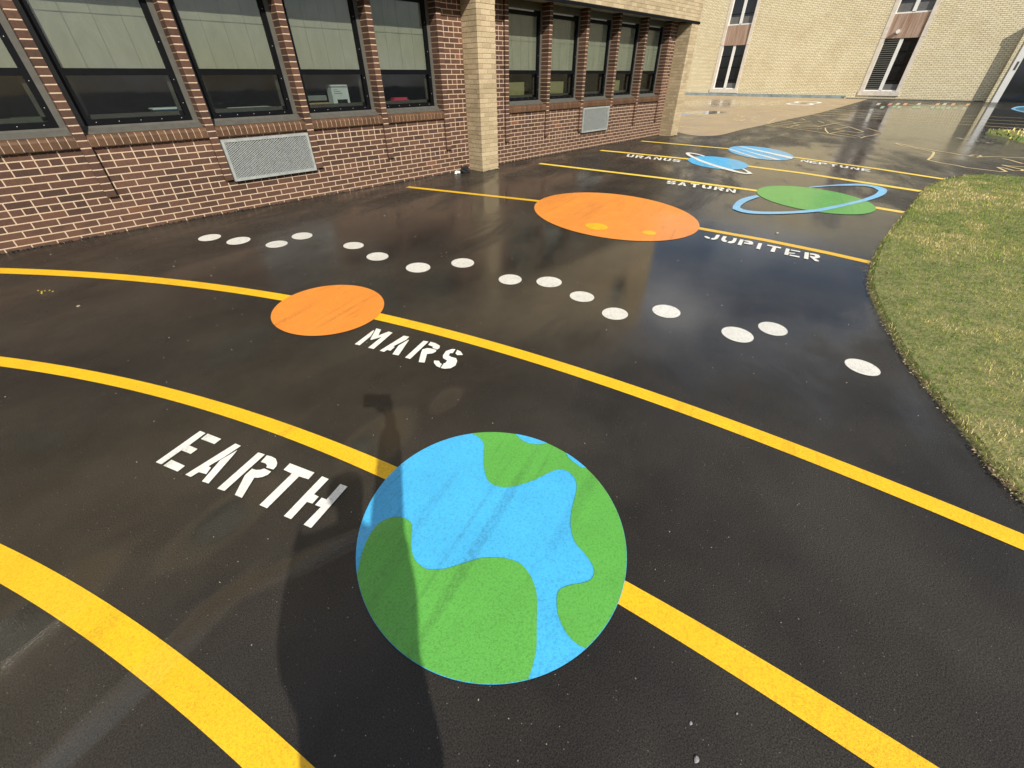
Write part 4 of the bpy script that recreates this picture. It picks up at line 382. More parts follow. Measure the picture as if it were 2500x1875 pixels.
# ---------------------------------------------------------------- words
for word, lab in (('EARTH', 'largest stencilled word, EARTH in white, left of the blue and green disc'), ('MARS', 'white stencilled word MARS below the small orange disc'), ('JUPITER', 'white stencilled word JUPITER under the yellow line right of the orange ellipse'),
                  ('SATURN', 'white stencilled word SATURN left of the green ringed ellipse'), ('URANUS', 'small white stencilled word URANUS nearest the brick wall'), ('NEPTUNE', 'small white stencilled word NEPTUNE right of the striped blue ellipse')):
    L0 = D_[word]; c0 = np.mean([p for l in L0 for q in l for p in q], axis=0)
    e = empty('painted_word', (c0[0], c0[1], 0), lab, 'stencilled word', 'planet names stencilled in white')
    for ltr, pieces in zip(word, L0):
        o = polys('letter_'+ltr.lower(), pieces, .004, M_WHT); cleanup_up(o); child(o, e)
ordn = ['first', 'second', 'third', 'fourth', 'fifth', 'sixth', 'seventh', 'eighth', 'ninth', 'tenth', 'eleventh', 'twelfth', 'thirteenth', 'fourteenth', 'fifteenth', 'last']
for k, e in enumerate(D_['dots']):
    o = poly('painted_dot', ellpts(e, 64), .002, M_WDOT); cleanup_up(o)
    xtra = {0: 'leftmost white dot of the trail, nearest the brick wall', 15: 'rightmost white dot of the trail, alone beside the lawn edge'}
    tag(o, xtra.get(k, 'white painted dot, %s from the left in the trail below the brick wall' % ordn[k]), 'painted dot', 'trail of white asteroid dots')
# ---------------------------------------------------------------- faint play markings far away
def tp_(o, lab, cat, grp=None): cleanup_up(o); return tag(o, lab, cat, grp)
tp_(strip('map_outline', D_['map1'], .045, .004, M_MAP), 'pale yellow country outline painted behind the lawn tip at right', 'play marking')
tp_(strip('map_outline', D_['map2'], .042, .006, M_MAP), 'pale yellow map with criss-cross borders on the dark and tan asphalt seam', 'play marking')
for k, q in enumerate(D_['long']):
    tp_(strip('long_line', q, .085 if k < 3 else .095, .004, M_MAP), ['farthest', 'second farthest', 'second nearest', 'nearest'][k]+' of the four long pale lines below the far building', 'painted line', 'long thin pale lines across the yard')
colr = ['faded white', 'faded pink', 'faded peach', 'faded mint', 'faded green']; rows = {}
for k, (c, q) in enumerate(D_['squares']):
    row = 'far' if c in (0, 1, 2) else 'near'; rows[row] = rows.get(row, 0)+1
    tp_(poly('painted_square', q, .004, M_FADE[c]), '%s painted square, %s from the left in the %s row before the far wall' % (colr[c], ordn[rows[row]-1], row), 'play marking', 'two rows of coloured squares')
lf = empty('painted_oval', (*np.mean(D_['leaf'], axis=0), 0), 'blue painted pond-like oval with darker middle at the right edge', 'play marking')
o = poly('oval_rim', smoothp(D_['leaf'], 4, True), .004, M_LBL); cleanup_up(o); child(o, lf)
o = poly('oval_middle', smoothp(D_['leafin'], 4, True), .006, M_FADE[3]); cleanup_up(o); child(o, lf)
M_DBL = paint('dark_blue_paint', (.03, .16, .26), .6); o.data.materials[0] = M_DBL
for k, q in enumerate(D_['dashes']):
    tp_(strip('painted_dash', q, .10, .004, M_FADE[0]), 'short white dash, %s from the left between the map outline and the far grass' % ordn[k], 'painted dash', 'broken white line by the far grass')
for k, e in enumerate(D_['ovals']):
    U = ellpts(e, 64); V = ellpts(e, 64, .72); o = band2('painted_ring', U+U[:1], V+V[:1], .004, M_WHT)
    tp_(o, ['nearer', 'farther'][k]+' white painted ring on the tan asphalt below the far wall', 'play marking', 'two overlapping white rings')
tp_(strip('blue_line', D_['blueline'], .12, .004, M_LBL), 'light blue painted line on the tan asphalt beside the brick column', 'painted line')
for k, q in enumerate(D_['tanlines']):
    tp_(strip('court_line', q, .10, .004, M_MAP), ['short pale line pointing to the two white rings', 'continuation of the pale line nearest the far wall', 'pale line at the foot of the right brick column', 'long pale line across the puddle reflection', 'pale line left of the puddle reflection'][k], 'painted line', 'pale court lines on the tan asphalt')
cs = empty('compass_marking', (*np.mean([p for q in D_['strokes'] for p in q], axis=0), 0), 'cluster of short pale yellow strokes like a compass on tan asphalt', 'play marking')
for q in D_['strokes']:
    o = strip('paint_stroke', q, .045, .006, M_MAP); cleanup_up(o); child(o, cs)
# ---------------------------------------------------------------- school building
PF = 6.638; WP = PF+.045; CF = 6.317; WIN = PF+.19; TOP = 2.53
J0 = .377; CH = .0677; U1 = .5208; PW = 1.2088; G2 = 6.8548; PB = .0955; MJ = .0112
sb = empty('school_building', (0, CF, 0), 'two storey school wing of brown and tan brick with tall blinded windows', 'building')
def part(o): o.parent = sb; o.matrix_parent_inverse = Matrix.Translation(sb.location).inverted(); return o
def tn(): return random.random()
def course(mb, x0, x1, z, y0, y1, bl, off, hdr=False, edge_l=False, edge_r=False):
    L_ = bl/2 if hdr else bl
    k = math.floor((x0-off)/L_)-1
    while True:
        a = off+k*L_; b = a+L_-MJ; k += 1
        if a > x1: break
        a2, b2 = max(a, x0), min(b, x1)
        if b2-a2 > .012: mb.cbox((a2, y0, z+MJ/2), (b2, y1, z+CH-MJ/2), tn())
def wall_run(name, x0, x1, rows, y, hdrs=(), par=None):
    mb = MB(); mm = MB()
    for r in rows:
        z = J0+r*CH; h = r in hdrs
        course(mb, x0, x1, z, y, y+.03, .2032, (0 if h else (.1016 if r % 2 else 0))+.043, h)
    o = part(mb.build(name, M_BRK)); zt = J0+(rows[-1]+1)*CH
    mm.box((x0, y+.0035, -.05), (x1, y+.028, zt)); q = mm.build('mortar_bed', M_MOR); q.parent = o; q.matrix_parent_inverse = Matrix.Translation(sb.location).inverted(); q.matrix_parent_inverse = Matrix.Identity(4)
    return o
# child transforms: every mesh is in world coordinates, so parents keep an inverse offset
def sub(o, p): o.parent = p; o.matrix_parent_inverse = (Matrix.Translation(sb.location).inverted() if p is sb else Matrix.Identity(4)); return o
LOW = list(range(-6, 7)); HD1 = (-1, 5); HD2 = (-1, 5, -6)
wall_run('low_brick_wall', -8.5, 5.7992, LOW, WP, HD1)
wall_run('low_brick_wall', 6.211, 13.2698, LOW, WP, HD2)
def endwall(x0, x1):
    mb = MB(); rows = range(7, 32)
    for r in rows: course(mb, x0, x1, J0+r*CH, WP, WP+.12, .2032, .043+(.1016 if r % 2 else 0), r in (9, 14, 19, 24, 29))
    o = part(mb.build('upper_brick_wall', M_BRK)); mm = MB(); mm.box((x0+.004, WP+.0035, J0+7*CH), (x1-.004, WP+.14, TOP)); sub(mm.build('mortar_bed', M_MOR), o)
endwall(U1+4*PW-PB, 5.7992); endwall(6.211, G2); endwall(G2+5*PW-PB, 13.2698); endwall(-8.5, U1-4*PW)
def pier(xr, side_r=True):
    mb = MB(); x0 = xr-PB
    for r in range(0, 32):
        z = J0+r*CH; dp = WIN+.01 if r > 6 else WP+.01
        mb.cbox((x0+.0005, PF, z+MJ/2), (xr-.0005, dp, z+CH-MJ/2), tn()*.93)
    o = part(mb.build('brick_pier', M_BRK)); mm = MB(); mm.box((x0+.0035, PF+.0035, J0+.004), (xr-.0035, WP+.015, J0+7*CH)); mm.box((x0+.0035, PF+.0035, J0+7*CH), (xr-.0035, WIN+.03, TOP)); sub(mm.build('mortar_bed', M_MOR), o)
for k in range(-3, 5): pier(U1+k*PW)
for k in range(0, 6): pier(G2+k*PW)
def window(xl, xr, num, long=False):
    y = WIN
    t = MB(); TR = .055; zb = 1.015; zt = 2.44
    t.box((xl, y-.01, zb-.03), (xl+TR, y+.05, zt)); t.box((xr-TR, y-.01, zb-.03), (xr, y+.05, zt)); t.box((xl+TR, y-.01, zt-.03), (xr-TR, y+.05, zt))
    w_ = part(t.build('window', M_GRY))
    s = MB(); s.prism([(y+.05, 1.035), (y-.012, 1.030), (y-.03, 1.012), (PF+.095, .975), (PF+.095, .962), (y+.05, .962)], xl, xr); sub(s.build('metal_sill', M_GRY), w_)
    f = MB(); a, b = xl+TR, xr-TR; F = .055
    f.box((a, y, 1.036), (a+F, y+.06, zt-.03)); f.box((b-F, y, 1.036), (b, y+.06, zt-.03)); f.box((a+F, y, 1.036), (b-F, y+.06, 1.036+.048)); f.box((a+F, y, 2.33), (b-F, y+.06, zt-.03)); f.box((a+F, y+.002, 1.462), (b-F, y+.055, 1.522))
    sub(f.build('frame', M_BLK), w_)
    n = MB(); a += F; b -= F  # screen sash set deeper
    n.box((a, y+.075, 1.085), (a+.035, y+.10, 1.46)); n.box((b-.035, y+.075, 1.085), (b, y+.10, 1.46)); n.box((a, y+.075, 1.085), (b, y+.10, 1.125)); sub(n.build('inner_sash', M_GRY), w_)
    sc_ = MB()
    for q in range(5):
        xx = a+.05+(b-a-.1)*q/4
        sc_.box((xx-.003, y-.003, 1.057), (xx+.003, y, 1.063))
    for zz in (1.2, 1.42, 1.75, 2.1): sc_.box((b+.022, y-.003, zz), (b+.028, y, zz+.006))
    sub(sc_.build('screws', M_GALV), w_)
    g = MB(); g.box((a, y+.024, 1.522), (b, y+.028, 2.33)); sub(g.build('upper_pane', M_GL), w_)
    g = MB(); g.box((a, y+.024, 1.084), (b, y+.028, 1.462)); sub(g.build('lower_pane', M_GLD), w_)
    bl = MB(); yb = y+.045; nx = 26; nz = 1
    for i in range(nx):  # gently waving cloth
        xa, xb = a+(b-a)*i/nx, a+(b-a)*(i+1)/nx; h = lambda x: .0015*math.sin(x*17+num)
        n0 = len(bl.v); bl.v += [(xa, yb+h(xa), 1.515), (xb, yb+h(xb), 1.515), (xb, yb+h(xb), 2.345), (xa, yb+h(xa), 2.345)]; bl.f.append((n0, n0+1, n0+2, n0+3)); bl.t.append(0); bl.m.append(0)
    for k in (.235, .5, .765): bl.box((a+(b-a)*k-.0025, yb-.0045, 1.52), (a+(b-a)*k+.0025, yb-.003, 2.34), 0, 1)
    bl.box((a, yb-.0045, 1.958), (b, yb-.003, 1.965), 0, 1); sub(bl.build('blind', [M_BLIND, M_SEAM]), w_)
    hb = MB(); hb.box((xl+.1, y-.035, 2.385), (xr-.28, y-.012, 2.405)); sub(hb.build('head_track', M_GALV), w_)
    r = MB(); nb = int(round((xr-xl)/CH)); st = (xr-xl)/nb  # rowlock brick sill
    for k in range(nb):
        x0 = xl+k*st+.004; x1 = xl+(k+1)*st-.004; r.prism([(PF+.004, .857), (PF+.003, .925), (PF+.012, .948), (PF+.032, .962), (PF+.11, .9645), (PF+.11, .857)], x0, x1, tn())
    o = part(r.build('brick_sill', M_SILLB)); q = MB(); q.prism([(PF+.010, .862), (PF+.009, .925), (PF+.018, .943), (PF+.036, .956), (PF+.112, .959), (PF+.112, .862)], xl, xr); sub(q.build('mortar_bed', M_MOR), o)
for k in range(-4, 4): window(U1+k*PW, U1+(k+1)*PW-PB, k)
for k in range(0, 5): window(G2+k*PW, G2+(k+1)*PW-PB, k+10)
# head beam over windows and soffit
mb = MB(); mb.box((-8.5, WIN+.005, 2.44), (5.26, WIN+.2, TOP)); mb.box((6.76, WIN+.005, 2.44), (12.9, WIN+.2, TOP)); part(mb.build('head_beam', plain('dark_olive_head_panel', (.09, .08, .055), .7)))
mb = MB(); mb.box((-8.6, CF+.02, TOP), (13.66, WIN+.3, TOP+.06)); part(mb.build('soffit', M_SOF))
mb = MB(); mb.box((-8.6, CF-.012, 2.488), (13.70, CF+.018, TOP+.004)); part(mb.build('black_drip_edge', M_BLK))
# interior room shell
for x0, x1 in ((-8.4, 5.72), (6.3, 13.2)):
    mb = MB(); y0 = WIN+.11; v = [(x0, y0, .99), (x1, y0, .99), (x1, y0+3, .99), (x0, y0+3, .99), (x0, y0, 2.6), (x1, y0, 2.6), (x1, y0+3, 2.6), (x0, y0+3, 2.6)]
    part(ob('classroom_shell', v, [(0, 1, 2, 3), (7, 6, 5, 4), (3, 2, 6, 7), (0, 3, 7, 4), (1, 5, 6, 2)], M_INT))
# tan columns
def tan_block(mb, x0, x1, y0, y1, z0, z1, off=0):
    """ring of tan bricks on front and both sides"""
    r = 0; z = J0-6*CH
    while z < z1-.01:
        o_ = off+(.1016 if r % 2 else 0)
        zz0, zz1 = max(z+.0035, z0), min(z+CH-.0035, z1)
        if zz1-zz0 > .01:
            k = math.floor((x0-o_)/.2032)-1
            while o_+k*.2032 < x1:
                a = max(o_+k*.2032, x0); b = min(o_+(k+1)*.2032-.006, x1); k += 1
                if b-a > .02: mb.cbox((a, y0, zz0), (b, y0+.06, zz1), tn())
            if y1 > y0:
                yy = y0+.066+(.0 if r % 2 else .095-.066)
                ys = [y0+.066]+([y0+.1] if r % 2 == 0 else [])
                yc = y0+.062
                while yc < y1-.02:
                    L_ = .2 if (yc > y0+.07 or r % 2) else .095
                    for xx in ((x0, x0+.05), (x1-.05, x1)): mb.box((xx[0], yc+.003, zz0), (xx[1], min(yc+L_-.003, y1), zz1), tn())
                    yc += L_
        z += CH; r += 1
for x0, x1 in ((5.7992, 6.211), (13.2698, 13.69)):
    mb = MB(); tan_block(mb, x0, x1, CF, WP+.03, -.03, 2.488, x0); o = part(mb.build('brick_column', M_TBR))
    q = MB(); q.box((x0+.005, CF+.005, -.05), (x1-.005, WP+.05, 2.50)); sub(q.build('mortar_bed', M_TMO), o)
    bs = MB(); bs.box((x0-.008, CF-.008, -.02), (x1+.006, CF+.05, .012)); sub(bs.build('mortar_foot', M_TMO), o)
# upper storey: first courses built brick by brick, the rest coursed wall
mb = MB(); z = TOP+.006; r = 0
while z < TOP+.006+CH*14:
    course_z = z; o_ = .02+(.1016 if r % 2 else 0); k = math.floor((4.6-o_)/.2032)
    while o_+k*.2032 < 13.69:
        a = max(o_+k*.2032, 4.6); b = min(o_+(k+1)*.2032-.007, 13.69); k += 1
        if b-a > .02: mb.cbox((a, CF, z+.0035), (b, CF+.03, z+CH-.0035), tn())
    z += CH; r += 1
o = part(mb.build('fascia_brickwork', M_TBR)); q = MB(); q.box((4.6, CF+.005, TOP+.005), (13.685, CF+.02, z)); sub(q.build('mortar_bed', M_TMO), o)
zt1 = z
M_UBL = plain('pale_upper_blind', (.55, .57, .47), .8)
# upper wall with window openings (openings boxed by wall pieces)
mb = MB(); RT = 6.55; wins = [(-2.85+2.418*k-.48, -2.85+2.418*k+.48) for k in range(-2, 7)]; wins = [q for q in wins if q[1] < 13.3]
mb.box((-8.6, CF, TOP+.005), (4.6, CF+.25, 3.85)); mb.box((4.6, CF+.02, TOP+.07), (13.69, CF+.25, zt1)); mb.box((4.6, CF, zt1), (13.69, CF+.25, 3.85)); mb.box((-8.6, CF, 5.35), (13.69, CF+.25, RT-.05))
xs = [-8.6]+[v for q in wins for v in q]+[13.69]
for k in range(0, len(xs), 2): mb.box((xs[k], CF, 3.85), (xs[k+1], CF+.25, 5.35))
part(mb.build('upper_storey_wall', M_TWALL))
for x0, x1 in wins:
    f = MB(); y = CF+.12
    f.box((x0, y, 3.85), (x0+.05, y+.06, 5.35)); f.box((x1-.05, y, 3.85), (x1, y+.06, 5.35)); f.box((x0+.05, y, 3.85), (x1-.05, y+.06, 3.9)); f.box((x0+.05, y, 5.3), (x1-.05, y+.06, 5.35)); f.box((x0+.05, y, 4.3), (x1-.05, y+.06, 4.36))
    w_ = part(f.build('upper_window', M_BLK)); g = MB(); g.box((x0+.05, y+.03, 3.9), (x1-.05, y+.035, 5.3)); sub(g.build('pane', M_GL), w_)
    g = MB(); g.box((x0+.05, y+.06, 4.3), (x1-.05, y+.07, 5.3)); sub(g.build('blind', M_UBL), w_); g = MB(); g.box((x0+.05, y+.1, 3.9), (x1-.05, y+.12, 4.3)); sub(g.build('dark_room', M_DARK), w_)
mb = MB(); mb.box((-8.7, CF-.06, RT-.05), (13.75, CF+.34, RT+.22)); part(mb.build('parapet_cap', plain('white_coping', (.82, .80, .74), .5)))
mb = MB(); mb.box((-8.6, CF+.26, RT-.2), (13.69, 18, RT-.1)); part(mb.build('flat_roof', M_ROOF))
mb = MB(); mb.box((13.45, CF+.26, 0), (13.685, 18, RT-.2)); mb.box((-8.6, CF+.26, 0), (-8.4, 18, RT-.2)); part(mb.build('side_wall', M_TWALL))
# vents
M_VFR = plain('dull_galvanised_frame', (.30, .32, .31), .6, .1, .25, 18)
def vent(x0, x1, z0, z1, lab):
    yf = PF-.012; f = MB(); w_ = .030
    f.box((x0, yf, z0), (x0+w_, WP, z1)); f.box((x1-w_, yf, z0), (x1, WP, z1)); f.box((x0+w_, yf, z0), (x1-w_, WP, z0+w_)); f.box((x0+w_, yf, z1-w_), (x1-w_, WP, z1))
    v_ = part(f.build('wall_vent', M_VFR)); v_['label'] = lab
    s = MB(); a0, a1, b0, b1 = x0+w_, x1-w_, z0+w_, z1-w_; P = .035; sl = .55
    for sg in (1, -1):
        n_ = int((a1-a0+(b1-b0)/sl)/P)+2
        for k in range(n_):
            xs_ = (a0-(b1-b0)/sl+k*P) if sg > 0 else (a0+k*P)
            # line x = xs_ + sg*t/sl, z=b0+t
            pts = []
            t0, t1 = 0, b1-b0
            xa = xs_; xb = xs_+sg*(b1-b0)/sl
            lo, hi = 0., 1.
            for lim, cmp in ((a0, 1), (a1, -1)):
                pass
            def clip(lo, hi):
                d = xb-xa
                ta, tb = (a0-xa)/d, (a1-xa)/d
                if ta > tb: ta, tb = tb, ta
                return max(lo, ta), min(hi, tb)
            lo, hi = clip(lo, hi)
            if hi-lo > .01: s.bar((xa+(xb-xa)*lo, yf+.007+.003*sg, b0+(b1-b0)*lo), (xa+(xb-xa)*hi, yf+.007+.003*sg, b0+(b1-b0)*hi), .0036, .003)
    sub(s.build('expanded_mesh', M_GALV), v_)
    bk = MB(); bk.box((a0, WP-.012, b0), (a1, WP-.008, b1)); sub(bk.build('vent_back', plain('slate_vent_core', (.035, .042, .05), .7, 0, .4, 30)), v_)
vent(1.738, 2.832, .358, .822, 'larger galvanised mesh vent under the left windows')
vent(9.285, 10.36, .35, .838, 'smaller mesh vent under the right group of windows')
# things on the window ledges
def ledge(name, lab, cat, builder):
    e = builder(); return tag(e, lab, cat)
LY = WIN+.16
def simple_box(name, a, b, m_, bev=.006):
    bm = bmesh.new(); bmesh.ops.create_cube(bm, size=1)
    for v in bm.verts: v.co = Vector((a[i]+(b[i]-a[i])*(v.co[i]+.5) for i in range(3)))
    bmesh.ops.bevel(bm, geom=bm.edges[:], offset=bev, segments=2, affect='EDGES')
    me = bpy.data.meshes.new(name); bm.to_mesh(me); bm.free(); me.materials.append(m_); o = bpy.data.objects.new(name, me); col.objects.link(o); return o
M_WP = plain('white_cardboard', (.62, .70, .72), .6); M_BLUEP = plain('blue_plastic', (.03, .16, .35), .4); M_PINK = plain('pink_plastic', (.55, .05, .12), .5); M_BOOK = plain('tan_book_cover', (.42, .30, .14), .7)
M_OLV = plain('olive_board', (.30, .29, .15), .8); M_GRNP = plain('green_plastic', (.05, .22, .06), .5)
b_ = empty('white_box', (3.61, LY, .99), 'white box with a dark arched opening standing behind the fourth window', 'box')
def tl(o, p): o.parent = p; o.matrix_parent_inverse = Matrix.Translation(p.location).inverted(); return o
tl(simple_box('box_body', (3.47, LY-.05, .99), (3.73, LY+.10, 1.345), M_WP), b_)
tl(simple_box('dark_opening', (3.53, LY-.054, 1.0), (3.69, LY-.048, 1.17), M_FGL, .001), b_)
tl(simple_box('lid_band', (3.468, LY-.052, 1.31), (3.732, LY+.102, 1.33), plain('grey_band', (.3, .31, .3)), .002), b_)
mb = MB()
for q in range(3): mb.box((3.50, LY-.0525, 1.285-.022*q), (3.56+.03*q, LY-.0505, 1.289-.022*q))
tl(mb.build('printed_lines', M_DARK), b_)
tag(simple_box('book_stack', (3.10, LY-.02, .99), (3.42, LY+.16, 1.14), M_BOOK), 'tan books stacked left of the white box on the ledge', 'books')
tag(simple_box('glass_tray', (3.12, LY, 1.16), (3.40, LY+.15, 1.225), plain('smoky_tray', (.22, .25, .25), .2)), 'smoky grey tray lying on the tan books', 'tray')
e = empty('blue_tub', (1.45, LY, .99), 'blue plastic tub with a pale lid behind the third window', 'tub')
tl(simple_box('tub_body', (1.26, LY-.02, .99), (1.62, LY+.18, 1.135), M_BLUEP, .012), e); tl(simple_box('tub_lid', (1.25, LY-.03, 1.137), (1.60, LY+.19, 1.155), M_WP), e)
e = empty('blue_tray', (2.2, LY, .99), 'long low blue tray with a white rim behind the vent window', 'tray')
tl(simple_box('tray_body', (1.95, LY+.02, .99), (2.62, LY+.2, 1.11), M_BLUEP, .008), e); tl(simple_box('tray_rim', (2.1, LY+.01, 1.112), (2.6, LY+.21, 1.122), M_WP, .003), e)
tag(simple_box('pink_case', (4.52, LY, .99), (4.84, LY+.15, 1.16), M_PINK, .03), 'pink rounded case behind the window beside the tan column', 'case')
tag(simple_box('green_folder', (.05, LY, .99), (.34, LY+.2, 1.12), M_GRNP, .01), 'green folder lying behind the leftmost window', 'folder')
for k, (x0, x1, lab) in enumerate(((7.0, 7.66, 'olive board behind the first window right of the tan column'), (8.35, 8.95, 'olive board behind the second window right of the tan column'), (10.8, 11.25, 'olive board behind the fourth window right of the tan column'))):
    tag(simple_box('olive_board', (x0, LY+.0, .99), (x1, LY+.03, 1.335), M_OLV), lab, 'board', 'olive boards behind lower panes')
# ---------------------------------------------------------------- far building
XF = 42.27
fb = empty('far_building', (XF, 8, 0), 'distant two storey pale yellow brick building with two tall window strips', 'building')
def fpart(o, p=None):
    p = p or fb; o.parent = p; o.matrix_parent_inverse = Matrix.Translation(fb.location).inverted() if p is fb else Matrix.Identity(4); return o
S1 = (15.17, 17.41); S2 = (4.61, 6.90); DOOR = (-4.6, .184); FH = 9.5
mb = MB()
def fx(y0, y1, z0, z1): mb.box((XF, y0, z0), (XF+.4, y1, z1))
fx(S1[1], 40, -.1, FH); fx(S2[1], S1[0], -.1, FH); fx(DOOR[1], S2[0], -.1, FH); fx(-30, DOOR[0], -.1, FH); fx(DOOR[0], DOOR[1], 3.6, FH); fx(S1[0], S1[1], -.1, .21); fx(S2[0], S2[1], -.1, .21); fx(S1[0], S1[1], 7.6, FH); fx(S2[0], S2[1], 7.6, FH)
fpart(mb.build('brick_wall', M_FAR))
for (y0, y1), louv in ((S1, False), (S2, True)):
    s = MB(); a, b = y0+.235, y1-.235  # stone surround
    for z0, z1 in ((.21, 3.26), (3.275, 7.6)):
        s.box((XF-.02, y0, z0), (XF+.3, a, z1)); s.box((XF-.02, b, z0), (XF+.3, y1, z1))
    s.box((XF-.05, y0-.02, .21), (XF+.3, y1+.02, .47)); wr = fpart(s.build('window_strip', M_CONC))
    f = MB(); c = (a+b)/2
    for z0, z1 in ((.50, 3.23), (4.50, 7.5)):
        f.box((XF+.08, c-.095, z0), (XF+.17, c+.095, z1)); f.box((XF+.08, a, z0-.04), (XF+.17, b, z0+.03)); f.box((XF+.1, a, z0), (XF+.17, a+.03, z1)); f.box((XF+.1, b-.03, z0), (XF+.17, b, z1))
        for q in (.2, .5, .76): f.box((XF+.11, a, z0+(z1-z0)*q), (XF+.16, b, z0+(z1-z0)*q+.03), 0, 1)
    fpart(f.build('white_frame', [M_WFR, M_BLK]), wr)
    g = MB(); g.box((XF+.15, a, .5), (XF+.2, b, 3.25)); g.box((XF+.15, a, 4.5), (XF+.2, b, 7.5)); fpart(g.build('dark_pane', M_FGL), wr)
    p = MB(); p.box((XF+.04, a, 3.25), (XF+.2, b, 4.455)); fpart(p.build('spandrel', M_SPAN), wr)
    M_HB = plain('grey_inner_blind', (.13, .13, .13), .5)
    for bx in ((a+.03, 4.5, c-.1, 4.95), (a+.03, .53, c-.1, .85)):
        bd = MB(); bd.box((XF+.135, bx[0], bx[1]), (XF+.149, bx[2], bx[3])); fpart(bd.build('half_raised_blind', M_HB), wr)
    bd = MB(); bd.box((XF+.135, c+.1, 4.5), (XF+.149, b-.03, 4.95)); fpart(bd.build('half_raised_blind', M_HB), wr)
    if louv:
        l = MB()
        for q in range(24): zz = .56+q*.112; l.prism([(0, 0)]*0 or [(XF+.0, 0)], 0, 0) if False else l.box((XF+.08, c+.1, zz), (XF+.135, b-.04, zz+.055))
        fpart(l.build('louvre', plain('dark_green_louvre', (.09, .095, .085), .6)), wr)
bm = bmesh.new(); bmesh.ops.create_cone(bm, cap_ends=True, segments=20, radius1=.11, radius2=.085, depth=.2, matrix=Matrix.Translation((XF-.06, 6.10, 3.58)) @ Matrix.Rotation(R(90), 4, 'Y'))
me = bpy.data.meshes.new('spandrel_lamp'); bm.to_mesh(me); bm.free(); me.materials.append(M_WFR); o = bpy.data.objects.new('spandrel_lamp', me); col.objects.link(o); fpart(o)
mb = MB(); mb.box((XF-.16, 7.7, 0), (XF-.0, 30, .17)); mb.box((XF-.19, 7.55, .12), (XF, 7.75, .2)); fpart(mb.build('base_flashing', M_BASE))
mb = MB(); mb.box((XF-.05, .3, -.02), (XF-.0, 7.5, .055)); fpart(mb.build('dark_footing', M_ROOF))
dw = MB(); dw.box((XF-.30, -.06, 0), (XF+.4, .184, 3.3)); o = fpart(dw.build('entrance_surround', M_FAR))
q = MB(); q.box((XF-.34, -.36, 0), (XF+.3, -.065, 3.3)); q.box((XF-.34, -4.6, 3.3), (XF+.3, .184, 3.6)); q.box((XF-.32, -4.9, 0), (XF+.3, -4.6, 3.6)); fpart(q.build('white_post', M_WFR), o)
q = MB(); q.box((XF-.345, -.3, 1.55), (XF-.338, -.2, 1.95)); fpart(q.build('post_plate', M_GRY), o)
q = MB(); q.box((XF+.05, -4.6, 0), (XF+.1, -.36, 3.3)); fpart(q.build('dark_doorway', M_FGL), o)
# ---------------------------------------------------------------- lawn
g1 = D_['grass1']; edge1 = smoothp(g1, 5); lawn1 = edge1+[(1.2, -3.9), (4, -14), (30, -14), (24, -3.5)]
# order: far right end ... edge ... near end, then close outside the picture
lawn1 = edge1+[(edge1[-1][0]-.5, edge1[-1][1]-2.0), (2, -12), (30, -16), (32, -8)]
g2 = smoothp(D_['grass2'], 5); 
def soilmat():
    m, nt, b = mat('lawn_soil'); L(nt, ramp(nt, noise(nt, pos(nt), 14, 6, .7), [(.3, (.09, .10, .03)), (.5, (.17, .18, .06)), (.7, (.26, .22, .10))]), b.inputs['Base Color']); b.inputs['Roughness'].default_value = .95; L(nt, bump(nt, noise(nt, pos(nt), 40, 5), .8, .02), b.inputs['Normal']); return m
M_SOIL = soilmat()
def lawn(pts, name):
    n = len(pts); c = np.mean(pts, axis=0); v = [(x, y, .0) for x, y in pts]
    # outward edge then a slightly raised inner rim
    inn = []
    for i in range(n):
        p = Vector(pts[i]); a = Vector(pts[i-1]); b = Vector(pts[(i+1) % n]); d = (b-a).normalized(); nn = Vector((-d.y, d.x)); nn = nn if nn.dot(Vector(c)-p) > 0 else -nn
        inn.append((p.x+nn.x*.04, p.y+nn.y*.04))
    v += [(x, y, .022) for x, y in inn]; f = [(i, (i+1) % n, n+(i+1) % n, n+i) for i in range(n)]+[tuple(range(n, 2*n))]
    o = ob(name, v, f, M_SOIL); cleanup_up(o); return tag(o, kind='structure')
lawn(lawn1, 'lawn_soil'); 
lawn2 = g2+[(g2[-1][0]+6, g2[-1][1]-6), (g2[0][0]+4, g2[0][1]-6)]
lawn(lawn2, 'far_lawn_soil')
def inside(P, poly_):
    x, y = P[:, 0], P[:, 1]; r = np.zeros(len(P), bool); n = len(poly_); j = n-1
    for i in range(n):
        xi, yi = poly_[i]; xj, yj = poly_[j]
        c = ((yi > y) != (yj > y)) & (x < (xj-xi)*(y-yi)/(yj-yi+1e-12)+xi); r ^= c; j = i
    return r
def dist_edge(P, E_):
    E_ = np.array(E_); d = np.full(len(P), 1e9)
    for a, b in zip(E_[:-1], E_[1:]):
        ab = b-a; t = np.clip(((P-a)@ab)/(ab@ab+1e-12), 0, 1); d = np.minimum(d, np.hypot(*(P-a-t[:, None]*ab).T))
    return d
def vnoise(P, s, seed):
    r_ = np.random.default_rng(seed); G = r_.random((64, 64)); q = P*s; i = np.floor(q).astype(int); f = q-i; f = f*f*(3-2*f)
    g = lambda a, b: G[(i[:, 0]+a) % 64, (i[:, 1]+b) % 64]
    return (g(0, 0)*(1-f[:, 0])+g(1, 0)*f[:, 0])*(1-f[:, 1])+(g(0, 1)*(1-f[:, 0])+g(1, 1)*f[:, 0])*f[:, 1]
